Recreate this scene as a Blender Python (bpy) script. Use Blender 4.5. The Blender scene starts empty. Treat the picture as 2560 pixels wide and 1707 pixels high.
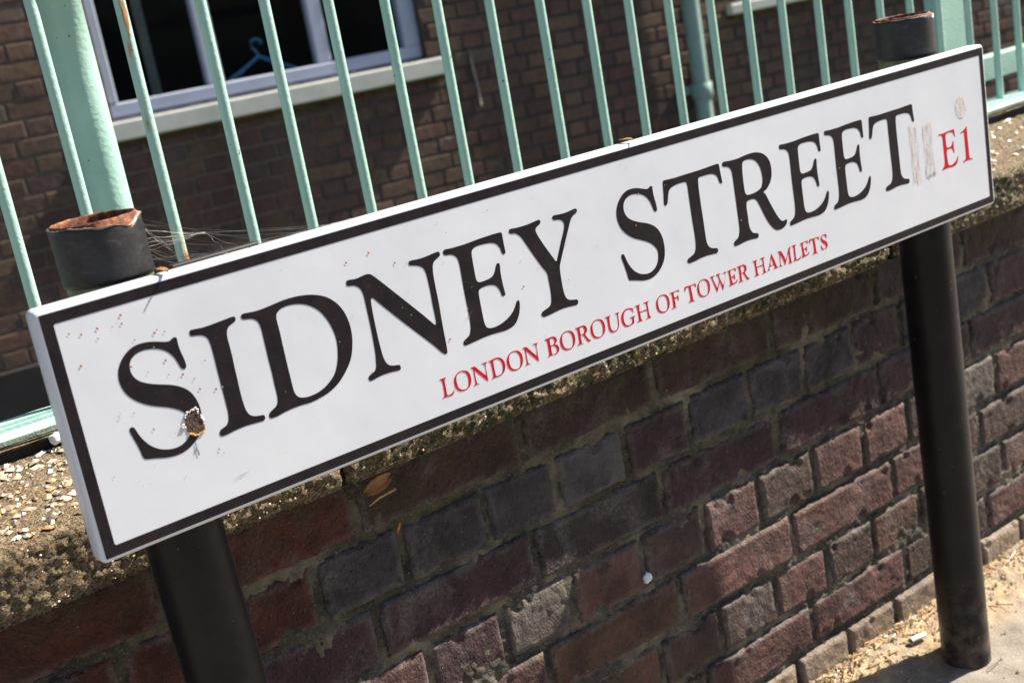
import bpy, bmesh, math, random
from mathutils import Vector, Matrix, noise
R = math.radians
random.seed(7)
sc = bpy.context.scene
COL = sc.collection
H = 1.057         # camera height: every z below written as C(z) is relative to the eye

# ---------------------------------------------------------------- camera, sky, sun, exposure
cam_d = bpy.data.cameras.new('camera')
cam = bpy.data.objects.new('camera', cam_d)
COL.objects.link(cam)
sc.camera = cam
RX = Vector((0.78215525, -0.59821552, -0.17427379))     # right
RY = Vector((-0.29209053, -0.10496755, -0.95061293))    # down
RZ = Vector((0.55037832, 0.79443061, -0.25683401))      # forward
cam.matrix_world = Matrix(((RX.x, -RY.x, -RZ.x, 0), (RX.y, -RY.y, -RZ.y, 0), (RX.z, -RY.z, -RZ.z, H), (0, 0, 0, 1)))
cam_d.sensor_fit = 'HORIZONTAL'
cam_d.sensor_width = 36.0
cam_d.lens = 3179.4 / 2560 * 36
cam_d.clip_start = 0.05
cam_d.clip_end = 500
cam_d.dof.use_dof = True
cam_d.dof.focus_distance = 1.28
cam_d.dof.aperture_fstop = 8.0

SUN_AZ = R(12.0)      # in front of the wall plane, from the right
SUN_EL = R(46)
w = bpy.data.worlds.new('World')
sc.world = w
w.use_nodes = True
nt = w.node_tree
bg = nt.nodes['Background']
sky = nt.nodes.new('ShaderNodeTexSky')
sky.sky_type = 'NISHITA'
sky.sun_disc = False
sky.sun_elevation = SUN_EL
sky.sun_rotation = math.pi / 2 + SUN_AZ
sky.air_density = 1.0
sky.dust_density = 1.2
nt.links.new(sky.outputs[0], bg.inputs[0])
bg.inputs[1].default_value = 0.05
sun_d = bpy.data.lights.new('sun', 'SUN')
sun = bpy.data.objects.new('sun', sun_d)
COL.objects.link(sun)
sun_d.energy = 5.0
sun_d.angle = R(0.53)
sun_d.color = (1.0, 0.91, 0.77)
sv = Vector((math.cos(SUN_EL) * math.cos(SUN_AZ), -math.cos(SUN_EL) * math.sin(SUN_AZ), math.sin(SUN_EL)))
sun.rotation_euler = sv.to_track_quat('Z', 'Y').to_euler()
sc.view_settings.view_transform = 'Standard'
sc.view_settings.look = 'None'
sc.view_settings.gamma = 1
sc.view_settings.exposure = 1.5
sc.view_settings.use_curve_mapping = False

# ---------------------------------------------------------------- helpers
def C(z):
    return z + H

def link(o, parent=None):
    COL.objects.link(o)
    if parent:
        o.parent = parent
        if parent.type == 'EMPTY':
            o.matrix_parent_inverse = parent.matrix_basis.inverted()
    return o

def tag(o, label=None, cat=None, group=None, kind=None):
    if label: o['label'] = label
    if cat: o['category'] = cat
    if group: o['group'] = group
    if kind: o['kind'] = kind
    return o

def empty(name, loc, label, cat, group=None):
    o = bpy.data.objects.new(name, None)
    o.location = loc
    o.empty_display_size = 0.05
    COL.objects.link(o)
    return tag(o, label, cat, group)

def mesh_obj(name, vs, fs, mat, parent=None, smooth=False):
    me = bpy.data.meshes.new(name)
    me.from_pydata(vs, [], fs)
    me.update()
    if mat: me.materials.append(mat)
    if smooth:
        me.polygons.foreach_set('use_smooth', [True] * len(me.polygons))
    return link(bpy.data.objects.new(name, me), parent)

def bm_obj(name, bm, mat, parent=None, smooth=False):
    me = bpy.data.meshes.new(name)
    bm.to_mesh(me)
    bm.free()
    me.materials.append(mat)
    if smooth:
        me.polygons.foreach_set('use_smooth', [True] * len(me.polygons))
    return link(bpy.data.objects.new(name, me), parent)

def box_bm(x0, x1, y0, y1, z0, z1, bevel=0, seg=2, bm=None):
    own = bm is None
    b = bmesh.new()
    r = bmesh.ops.create_cube(b, size=1)
    for v in b.verts:
        v.co = Vector(((x0 + x1) / 2 + v.co.x * (x1 - x0), (y0 + y1) / 2 + v.co.y * (y1 - y0), (z0 + z1) / 2 + v.co.z * (z1 - z0)))
    if bevel:
        bmesh.ops.bevel(b, geom=b.edges[:], offset=bevel, segments=seg, affect='EDGES', profile=0.5)
    if own: return b
    me = bpy.data.meshes.new('t')
    b.to_mesh(me); b.free()
    bm.from_mesh(me)
    bpy.data.meshes.remove(me)
    return bm

def box(name, x0, x1, y0, y1, z0, z1, mat, parent=None, bevel=0, seg=2):
    return bm_obj(name, box_bm(x0, x1, y0, y1, z0, z1, bevel, seg), mat, parent)

def tube(name, pts, rad, mat, parent=None, n=10, caps=True):
    """pts: list of Vector; rad: number or list"""
    vs, fs = [], []
    m = len(pts)
    rad = rad if isinstance(rad, (list, tuple)) else [rad] * m
    for i, p in enumerate(pts):
        d = (pts[min(i + 1, m - 1)] - pts[max(i - 1, 0)]).normalized()
        up = Vector((0, 0, 1)) if abs(d.z) < 0.9 else Vector((1, 0, 0))
        a = d.cross(up).normalized()
        b = d.cross(a)
        for k in range(n):
            t = 2 * math.pi * k / n
            vs.append(p + (a * math.cos(t) + b * math.sin(t)) * rad[i])
    for i in range(m - 1):
        for k in range(n):
            fs.append((i * n + k, i * n + (k + 1) % n, (i + 1) * n + (k + 1) % n, (i + 1) * n + k))
    if caps:
        fs.append(tuple(range(n)))
        fs.append(tuple(range((m - 1) * n, m * n))[::-1])
    return mesh_obj(name, vs, fs, mat, parent, smooth=True)

def nz(v, s=1.0, off=0.0):
    return noise.noise(Vector((v[0] * s + off, v[1] * s + off * 1.7, v[2] * s - off)))

# ---------------------------------------------------------------- materials
def new_mat(name):
    m = bpy.data.materials.new(name)
    m.use_nodes = True
    t = m.node_tree
    return m, t, t.nodes['Principled BSDF']

def N(t, kind, **kw):
    n = t.nodes.new(kind)
    for k, v in kw.items():
        if k in n.inputs: n.inputs[k].default_value = v
        else: setattr(n, k, v)
    return n

def noise_n(t, vec, scale, detail=4, rough=0.55, dist=0.0):
    n = t.nodes.new('ShaderNodeTexNoise')
    n.inputs['Scale'].default_value = scale
    n.inputs['Detail'].default_value = detail
    n.inputs['Roughness'].default_value = rough
    n.inputs['Distortion'].default_value = dist
    if vec is not None: t.links.new(vec, n.inputs['Vector'])
    return n

def ramp(t, fac, stops, interp='LINEAR'):
    r = t.nodes.new('ShaderNodeValToRGB')
    r.color_ramp.interpolation = interp
    e = r.color_ramp.elements
    while len(e) < len(stops): e.new(0.5)
    for i, (p, c) in enumerate(stops):
        e[i].position = p
        if not isinstance(c, (tuple, list)): c = (c, c, c)
        e[i].color = (*c, 1)
    t.links.new(fac, r.inputs[0])
    return r.outputs[0]

def mix(t, fac, a, b, mode='MIX'):
    m = t.nodes.new('ShaderNodeMix')
    m.data_type = 'RGBA'
    m.blend_type = mode
    for sock, v in ((m.inputs[0], fac), (m.inputs[6], a), (m.inputs[7], b)):
        if hasattr(v, 'is_linked'): t.links.new(v, sock)
        elif isinstance(v, (tuple, list)): sock.default_value = (*v, 1)
        else: sock.default_value = v
    return m.outputs[2]

def math_n(t, op, a, b=None, c=None):
    m = t.nodes.new('ShaderNodeMath')
    m.operation = op
    for i, v in enumerate((a, b, c)):
        if v is None: continue
        if hasattr(v, 'is_linked'): t.links.new(v, m.inputs[i])
        else: m.inputs[i].default_value = v
    return m.outputs[0]

def bump(t, bsdf, h, strength=1.0, dist=0.001, prev=None):
    b = t.nodes.new('ShaderNodeBump')
    b.inputs['Strength'].default_value = strength
    b.inputs['Distance'].default_value = dist
    t.links.new(h, b.inputs['Height'])
    if prev is not None: t.links.new(prev, b.inputs['Normal'])
    t.links.new(b.outputs[0], bsdf.inputs['Normal'])
    return b.outputs[0]

def pos(t):
    return t.nodes.new('ShaderNodeNewGeometry').outputs['Position']

def scaled(t, vec, s):
    m = t.nodes.new('ShaderNodeVectorMath')
    m.operation = 'MULTIPLY'
    t.links.new(vec, m.inputs[0])
    m.inputs[1].default_value = s
    return m.outputs[0]

# enamel of the sign plate: off white, faint grime and scratches
def m_enamel():
    m, t, b = new_mat('white_enamel')
    p = pos(t)
    g = noise_n(t, p, 9, 5, 0.6)
    c = ramp(t, g.outputs[0], [(0.3, (0.60, 0.625, 0.685)), (0.7, (0.665, 0.69, 0.745))])
    v = N(t, 'ShaderNodeTexVoronoi'); v.inputs['Scale'].default_value = 90
    t.links.new(p, v.inputs['Vector'])
    sp = ramp(t, v.outputs['Distance'], [(0.03, 1.0), (0.075, 0.0)])
    pick = noise_n(t, p, 26, 2)
    pk = ramp(t, pick.outputs[0], [(0.62, 0.0), (0.68, 1.0)])
    f = math_n(t, 'MULTIPLY', sp, pk)
    f = math_n(t, 'MULTIPLY', f, 0.5)
    c = mix(t, f, c, (0.42, 0.33, 0.28))
    w_ = noise_n(t, scaled(t, p, (18, 18, 70)), 1.0, 3, 0.5, 0.6)
    sc_ = ramp(t, w_.outputs[0], [(0.495, 0.0), (0.5, 0.16), (0.505, 0.0)])
    k = noise_n(t, p, 5, 2)
    kk = ramp(t, k.outputs[0], [(0.55, 0.0), (0.7, 1.0)])
    c = mix(t, math_n(t, 'MULTIPLY', sc_, kk), c, (0.35, 0.35, 0.4))
    t.links.new(c, b.inputs['Base Color'])
    b.inputs['Roughness'].default_value = 0.33
    b.inputs['Specular IOR Level'].default_value = 0.5
    w2 = noise_n(t, p, 14, 2)
    bump(t, b, w2.outputs[0], 0.12, 0.004)
    return m

def m_ink(name, ca, cb, rough=0.38):
    m, t, b = new_mat(name)
    p = pos(t)
    g = noise_n(t, p, 60, 6, 0.62)
    c = ramp(t, g.outputs[0], [(0.35, ca), (0.72, cb)])
    v = noise_n(t, p, 700, 2)
    s = ramp(t, v.outputs[0], [(0.74, 0.0), (0.78, 1.0)])
    c = mix(t, math_n(t, 'MULTIPLY', s, 0.5), c, (0.35, 0.33, 0.32))
    t.links.new(c, b.inputs['Base Color'])
    b.inputs['Roughness'].default_value = rough
    b.inputs['Specular IOR Level'].default_value = 0.18
    return m

def m_plain(name, col, rough=0.6, metal=0.0, var=0.15, scale=30, bmp=0.0, bscale=200, bdist=0.001):
    m, t, b = new_mat(name)
    p = pos(t)
    g = noise_n(t, p, scale, 5, 0.6)
    lo = tuple(x * (1 - var) for x in col)
    hi = tuple(min(1, x * (1 + var)) for x in col)
    t.links.new(ramp(t, g.outputs[0], [(0.3, lo), (0.7, hi)]), b.inputs['Base Color'])
    b.inputs['Roughness'].default_value = rough
    b.inputs['Metallic'].default_value = metal
    if bmp:
        n = noise_n(t, p, bscale, 4, 0.6)
        bump(t, b, n.outputs[0], bmp, bdist)
    return m

# dark purple engineering brick of the boundary wall; tone from the object colour
def m_wall_brick():
    m, t, b = new_mat('wall_brick')
    p = pos(t)
    oi = t.nodes.new('ShaderNodeObjectInfo')
    base = oi.outputs['Color']
    n1 = noise_n(t, p, 22, 6, 0.62)
    c = mix(t, ramp(t, n1.outputs[0], [(0.34, 0.0), (0.68, 1.0)]), (0.55, 0.5, 0.52), (1.45, 1.4, 1.35))
    c = mix(t, 1.0, base, c, 'MULTIPLY')
    # pale lime bloom in clouds
    n2 = noise_n(t, p, 13, 7, 0.72, 0.3)
    n2b = noise_n(t, p, 260, 4, 0.7)
    f = math_n(t, 'MULTIPLY', ramp(t, n2.outputs[0], [(0.52, 0.0), (0.68, 0.75)]), ramp(t, n2b.outputs[0], [(0.35, 0.15), (0.65, 1.0)]))
    c = mix(t, f, c, (0.19, 0.165, 0.165))
    # rim dust near arrises comes from the vertex colour "edge"
    at = t.nodes.new('ShaderNodeAttribute'); at.attribute_name = 'edge'
    ed = noise_n(t, p, 55, 4, 0.7)
    f = math_n(t, 'MULTIPLY', at.outputs['Fac'], ramp(t, ed.outputs[0], [(0.36, 0.0), (0.66, 0.8)]))
    c = mix(t, f, c, (0.20, 0.18, 0.165))
    # bright chips and dirt
    v = noise_n(t, p, 330, 2)
    c = mix(t, ramp(t, v.outputs[0], [(0.735, 0.0), (0.76, 1.0)]), c, (0.36, 0.27, 0.22))
    # green brown damp under the coping
    sep = t.nodes.new('ShaderNodeSeparateXYZ'); t.links.new(p, sep.inputs[0])
    top = N(t, 'ShaderNodeMapRange'); top.inputs['From Min'].default_value = H - 0.545; top.inputs['From Max'].default_value = H - 0.455
    t.links.new(sep.outputs[2], top.inputs['Value'])
    n3 = noise_n(t, p, 30, 5, 0.65)
    f = math_n(t, 'MULTIPLY', top.outputs[0], ramp(t, n3.outputs[0], [(0.4, 0.0), (0.62, 0.85)]))
    c = mix(t, f, c, (0.055, 0.04, 0.018))
    t.links.new(c, b.inputs['Base Color'])
    b.inputs['Roughness'].default_value = 0.72
    b.inputs['Specular IOR Level'].default_value = 0.35
    h1 = noise_n(t, scaled(t, p, (1, 1, 0.62)), 330, 4, 0.6)
    h2 = noise_n(t, scaled(t, p, (1, 1, 0.6)), 120, 5, 0.65)
    hv = N(t, 'ShaderNodeTexVoronoi'); hv.inputs['Scale'].default_value = 210
    t.links.new(p, hv.inputs['Vector'])
    pr = bump(t, b, h2.outputs[0], 1.0, 0.0065)
    pr = bump(t, b, hv.outputs['Distance'], 0.45, 0.0016, pr)
    bump(t, b, h1.outputs[0], 1.0, 0.0040, pr)
    return m

def m_mortar():
    m, t, b = new_mat('lime_mortar')
    p = pos(t)
    n1 = noise_n(t, p, 16, 6, 0.65)
    c = ramp(t, n1.outputs[0], [(0.3, (0.020, 0.018, 0.016)), (0.48, (0.07, 0.062, 0.05)), (0.70, (0.26, 0.22, 0.16))])
    n2 = noise_n(t, p, 9, 5, 0.6)
    sep = t.nodes.new('ShaderNodeSeparateXYZ'); t.links.new(p, sep.inputs[0])
    top = N(t, 'ShaderNodeMapRange'); top.inputs['From Min'].default_value = H - 0.66; top.inputs['From Max'].default_value = H - 0.50
    t.links.new(sep.outputs[2], top.inputs['Value'])
    f = math_n(t, 'MULTIPLY', top.outputs[0], ramp(t, n2.outputs[0], [(0.42, 0.0), (0.6, 0.8)]))
    c = mix(t, f, c, (0.07, 0.062, 0.022))
    g = noise_n(t, p, 420, 3)
    c = mix(t, ramp(t, g.outputs[0], [(0.6, 0.0), (0.68, 0.6)]), c, (0.30, 0.27, 0.21))
    t.links.new(c, b.inputs['Base Color'])
    b.inputs['Roughness'].default_value = 0.9
    h1 = noise_n(t, p, 260, 6, 0.7)
    bump(t, b, h1.outputs[0], 1.0, 0.004)
    return m

def m_coping():
    m, t, b = new_mat('aggregate_concrete')
    p = pos(t)
    v = N(t, 'ShaderNodeTexVoronoi'); v.inputs['Scale'].default_value = 430; v.inputs['Randomness'].default_value = 1
    t.links.new(p, v.inputs['Vector'])
    sepc = t.nodes.new('ShaderNodeSeparateColor'); t.links.new(v.outputs['Color'], sepc.inputs[0])
    c = ramp(t, sepc.outputs[0], [(0.0, (0.09, 0.066, 0.036)), (0.3, (0.18, 0.128, 0.068)), (0.55, (0.27, 0.20, 0.115)), (0.78, (0.36, 0.28, 0.175)), (0.93, (0.33, 0.17, 0.06)), (1.0, (0.50, 0.45, 0.37))])
    n0 = noise_n(t, p, 900, 3)
    c = mix(t, ramp(t, n0.outputs[0], [(0.35, 0.45), (0.6, 0.0)]), c, (0.05, 0.04, 0.03))
    # moss and dirt lower down and away from the left block
    n1 = noise_n(t, p, 11, 6, 0.65)
    n2 = noise_n(t, p, 75, 4, 0.6)
    sep = t.nodes.new('ShaderNodeSeparateXYZ'); t.links.new(p, sep.inputs[0])
    right = N(t, 'ShaderNodeMapRange'); right.inputs['From Min'].default_value = 0.50; right.inputs['From Max'].default_value = 0.60
    t.links.new(sep.outputs[0], right.inputs['Value'])
    low = N(t, 'ShaderNodeMapRange'); low.inputs['From Min'].default_value = H - 0.372; low.inputs['From Max'].default_value = H - 0.40
    t.links.new(sep.outputs[2], low.inputs['Value'])
    moss = math_n(t, 'MULTIPLY', ramp(t, n1.outputs[0], [(0.36, 0.0), (0.55, 1.0)]), ramp(t, n2.outputs[0], [(0.38, 0.0), (0.56, 1.0)]))
    moss = math_n(t, 'MULTIPLY', moss, low.outputs[0])
    moss = math_n(t, 'MULTIPLY', moss, math_n(t, 'MULTIPLY_ADD', right.outputs[0], 0.75, 0.2))
    c = mix(t, moss, c, (0.045, 0.048, 0.014))
    li = noise_n(t, p, 130, 3, 0.6)
    lf = math_n(t, 'MULTIPLY', ramp(t, li.outputs[0], [(0.60, 0.0), (0.64, 1.0)]), right.outputs[0])
    c = mix(t, math_n(t, 'MULTIPLY', lf, low.outputs[0]), c, (0.50, 0.47, 0.30))
    t.links.new(c, b.inputs['Base Color'])
    b.inputs['Roughness'].default_value = 0.85
    h1 = noise_n(t, p, 330, 5, 0.7)
    pr = bump(t, b, v.outputs['Distance'], 0.8, 0.004)
    bump(t, b, h1.outputs[0], 1.0, 0.004, pr)
    return m

def m_pebble():
    m, t, b = new_mat('flint_pebble')
    g = t.nodes.new('ShaderNodeNewGeometry')
    c = ramp(t, g.outputs['Random Per Island'], [(0.0, (0.42, 0.33, 0.24)), (0.22, (0.62, 0.57, 0.50)), (0.36, (0.34, 0.25, 0.16)), (0.55, (0.42, 0.20, 0.08)), (0.64, (0.33, 0.26, 0.18)), (0.8, (0.12, 0.105, 0.09)), (0.9, (0.48, 0.38, 0.30))], 'CONSTANT')
    t.links.new(c, b.inputs['Base Color'])
    b.inputs['Roughness'].default_value = 0.45
    n = noise_n(t, g.outputs['Position'], 500, 3)
    bump(t, b, n.outputs[0], 0.5, 0.001)
    return m

def m_green(name='mint_green_paint', dark=1.0, rust=0.0, rough=0.33):
    m, t, b = new_mat(name)
    p = pos(t)
    n1 = noise_n(t, p, 14, 5, 0.6)
    c = ramp(t, n1.outputs[0], [(0.3, (0.31 * dark, 0.50 * dark, 0.44 * dark)), (0.7, (0.38 * dark, 0.58 * dark, 0.51 * dark))])
    chip = noise_n(t, p, 110, 2, 0.5)
    c = mix(t, ramp(t, chip.outputs[0], [(0.745, 0.0), (0.755, 1.0)]), c, (0.07, 0.05, 0.04))
    if rust:
        r1 = noise_n(t, scaled(t, p, (60, 60, 9)), 1.0, 5, 0.65)
        c = mix(t, math_n(t, 'MULTIPLY', ramp(t, r1.outputs[0], [(0.56, 0.0), (0.62, 1.0)]), rust), c, (0.42, 0.16, 0.035))
    t.links.new(c, b.inputs['Base Color'])
    b.inputs['Roughness'].default_value = rough
    h = noise_n(t, p, 170, 3, 0.5)
    bump(t, b, h.outputs[0], 0.35, 0.0022)
    return m

def m_far_brick():
    m, t, b = new_mat('stock_brick')
    g = t.nodes.new('ShaderNodeNewGeometry')
    oi = t.nodes.new('ShaderNodeObjectInfo')
    at = t.nodes.new('ShaderNodeAttribute'); at.attribute_name = 'rnd'
    s = math_n(t, 'FRACT', math_n(t, 'ADD', oi.outputs['Random'], at.outputs['Fac']))
    c = ramp(t, s, [(0.0, (0.075, 0.046, 0.032)), (0.2, (0.095, 0.056, 0.036)), (0.45, (0.085, 0.053, 0.038)), (0.62, (0.115, 0.072, 0.043)), (0.8, (0.095, 0.048, 0.036)), (0.92, (0.07, 0.046, 0.038)), (1.0, (0.10, 0.074, 0.053))])
    n1 = noise_n(t, g.outputs['Position'], 1.6, 4, 0.6)
    c = mix(t, 1.0, c, ramp(t, n1.outputs[0], [(0.35, 0.75), (0.65, 1.35)]), 'MULTIPLY')
    n2 = noise_n(t, g.outputs['Position'], 35, 5, 0.65)
    c = mix(t, 1.0, c, ramp(t, n2.outputs[0], [(0.3, 0.7), (0.7, 1.3)]), 'MULTIPLY')
    n3 = noise_n(t, g.outputs['Position'], 7, 5, 0.7)
    c = mix(t, ramp(t, n3.outputs[0], [(0.63, 0.0), (0.72, 0.5)]), c, (0.24, 0.20, 0.18))
    t.links.new(c, b.inputs['Base Color'])
    b.inputs['Roughness'].default_value = 0.85
    bump(t, b, n2.outputs[0], 0.6, 0.004)
    return m

def m_far_mortar():
    m, t, b = new_mat('sooty_mortar')
    p = pos(t)
    n1 = noise_n(t, p, 0.9, 3, 0.5)
    sep = t.nodes.new('ShaderNodeSeparateXYZ'); t.links.new(p, sep.inputs[0])
    f = math_n(t, 'ADD', n1.outputs[0], math_n(t, 'MULTIPLY', math_n(t, 'SUBTRACT', 2.6, sep.outputs[0]), 0.16))
    c = ramp(t, f, [(0.42, (0.050, 0.046, 0.040)), (0.60, (0.145, 0.112, 0.085))])
    n2 = noise_n(t, p, 40, 4, 0.6)
    c = mix(t, 1.0, c, ramp(t, n2.outputs[0], [(0.3, 0.75), (0.7, 1.25)]), 'MULTIPLY')
    t.links.new(c, b.inputs['Base Color'])
    b.inputs['Roughness'].default_value = 0.95
    return m

def m_rust():
    m, t, b = new_mat('rusty_steel')
    p = pos(t)
    n1 = noise_n(t, p, 120, 6, 0.7)
    c = ramp(t, n1.outputs[0], [(0.3, (0.022, 0.007, 0.005)), (0.48, (0.085, 0.024, 0.011)), (0.6, (0.24, 0.075, 0.022)), (0.75, (0.42, 0.18, 0.08))])
    t.links.new(c, b.inputs['Base Color'])
    b.inputs['Roughness'].default_value = 0.7
    b.inputs['Metallic'].default_value = 0.15
    bump(t, b, n1.outputs[0], 1.0, 0.0015)
    return m

def m_black_plastic():
    m, t, b = new_mat('black_plastic')
    p = pos(t)
    n1 = noise_n(t, scaled(t, p, (60, 60, 130)), 1.0, 6, 0.7, 0.8)
    c = ramp(t, n1.outputs[0], [(0.45, (0.010, 0.0095, 0.012)), (0.62, (0.022, 0.021, 0.024)), (0.75, (0.12, 0.10, 0.08))])
    sep = t.nodes.new('ShaderNodeSeparateXYZ'); t.links.new(p, sep.inputs[0])
    t.links.new(c, b.inputs['Base Color'])
    b.inputs['Roughness'].default_value = 0.42
    n2 = noise_n(t, p, 300, 4)
    bump(t, b, n2.outputs[0], 0.3, 0.001)
    return m

def m_black_paint():
    m, t, b = new_mat('black_post_paint')
    p = pos(t)
    n1 = noise_n(t, p, 20, 6, 0.7)
    c = ramp(t, n1.outputs[0], [(0.4, (0.005, 0.0045, 0.0055)), (0.7, (0.012, 0.0105, 0.011))])
    n3 = noise_n(t, p, 210, 2)
    c = mix(t, ramp(t, n3.outputs[0], [(0.75, 0.0), (0.77, 0.8)]), c, (0.30, 0.32, 0.36))
    sep = t.nodes.new('ShaderNodeSeparateXYZ'); t.links.new(p, sep.inputs[0])
    lo = N(t, 'ShaderNodeMapRange'); lo.inputs['From Min'].default_value = 0.16; lo.inputs['From Max'].default_value = 0.0
    t.links.new(sep.outputs[2], lo.inputs['Value'])
    n2 = noise_n(t, p, 45, 5, 0.6)
    c = mix(t, math_n(t, 'MULTIPLY', lo.outputs[0], ramp(t, n2.outputs[0], [(0.4, 0.0), (0.65, 0.6)])), c, (0.16, 0.13, 0.10))
    t.links.new(c, b.inputs['Base Color'])
    b.inputs['Roughness'].default_value = 0.42
    b.inputs['Specular IOR Level'].default_value = 0.22
    b.inputs['Sheen Weight'].default_value = 0.12
    b.inputs['Sheen Roughness'].default_value = 0.25
    n4 = noise_n(t, p, 120, 4)
    bump(t, b, n4.outputs[0], 0.25, 0.0015)
    return m

def m_pavement():
    m, t, b = new_mat('pavement_concrete')
    p = pos(t)
    n1 = noise_n(t, p, 9, 6, 0.65)
    c = ramp(t, n1.outputs[0], [(0.3, (0.17, 0.148, 0.125)), (0.55, (0.24, 0.212, 0.182)), (0.75, (0.32, 0.285, 0.25))])
    n2 = noise_n(t, p, 320, 3)
    c = mix(t, ramp(t, n2.outputs[0], [(0.36, 0.5), (0.46, 0.0)]), c, (0.12, 0.09, 0.065))
    # earth and litter dust against the wall foot
    sep = t.nodes.new('ShaderNodeSeparateXYZ'); t.links.new(p, sep.inputs[0])
    near = N(t, 'ShaderNodeMapRange'); near.inputs['From Min'].default_value = 1.05; near.inputs['From Max'].default_value = 1.10
    t.links.new(sep.outputs[1], near.inputs['Value'])
    far_ = N(t, 'ShaderNodeMapRange'); far_.inputs['From Min'].default_value = 1.25; far_.inputs['From Max'].default_value = 1.21
    t.links.new(sep.outputs[1], far_.inputs['Value'])
    n3 = noise_n(t, p, 60, 5, 0.7)
    e = ramp(t, n3.outputs[0], [(0.3, (0.12, 0.08, 0.05)), (0.5, (0.30, 0.22, 0.13)), (0.7, (0.42, 0.34, 0.22))])
    n4 = noise_n(t, p, 18, 3)
    f = math_n(t, 'MULTIPLY', math_n(t, 'MULTIPLY', near.outputs[0], far_.outputs[0]), ramp(t, n4.outputs[0], [(0.35, 0.4), (0.55, 1.0)]))
    c = mix(t, f, c, e)
    t.links.new(c, b.inputs['Base Color'])
    b.inputs['Roughness'].default_value = 0.9
    h = noise_n(t, p, 190, 6, 0.7)
    bump(t, b, h.outputs[0], 0.7, 0.003)
    return m

def m_glass():
    m, t, b = new_mat('window_glass')
    b.inputs['Base Color'].default_value = (0.85, 0.9, 0.95, 1)
    b.inputs['Roughness'].default_value = 0.02
    b.inputs['Transmission Weight'].default_value = 1.0
    b.inputs['IOR'].default_value = 1.1
    return m

def m_residue(name, col, lo, hi, amt, sx=1, sz=1, scale=60):
    m, t, b = new_mat(name)
    p = pos(t)
    n = noise_n(t, scaled(t, p, (sx, 1, sz)), scale, 6, 0.7)
    b.inputs['Base Color'].default_value = (*col, 1)
    t.links.new(math_n(t, 'MULTIPLY', ramp(t, n.outputs[0], [(lo, 0.0), (hi, 1.0)]), amt), b.inputs['Alpha'])
    b.inputs['Roughness'].default_value = 0.6
    return m

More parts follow.
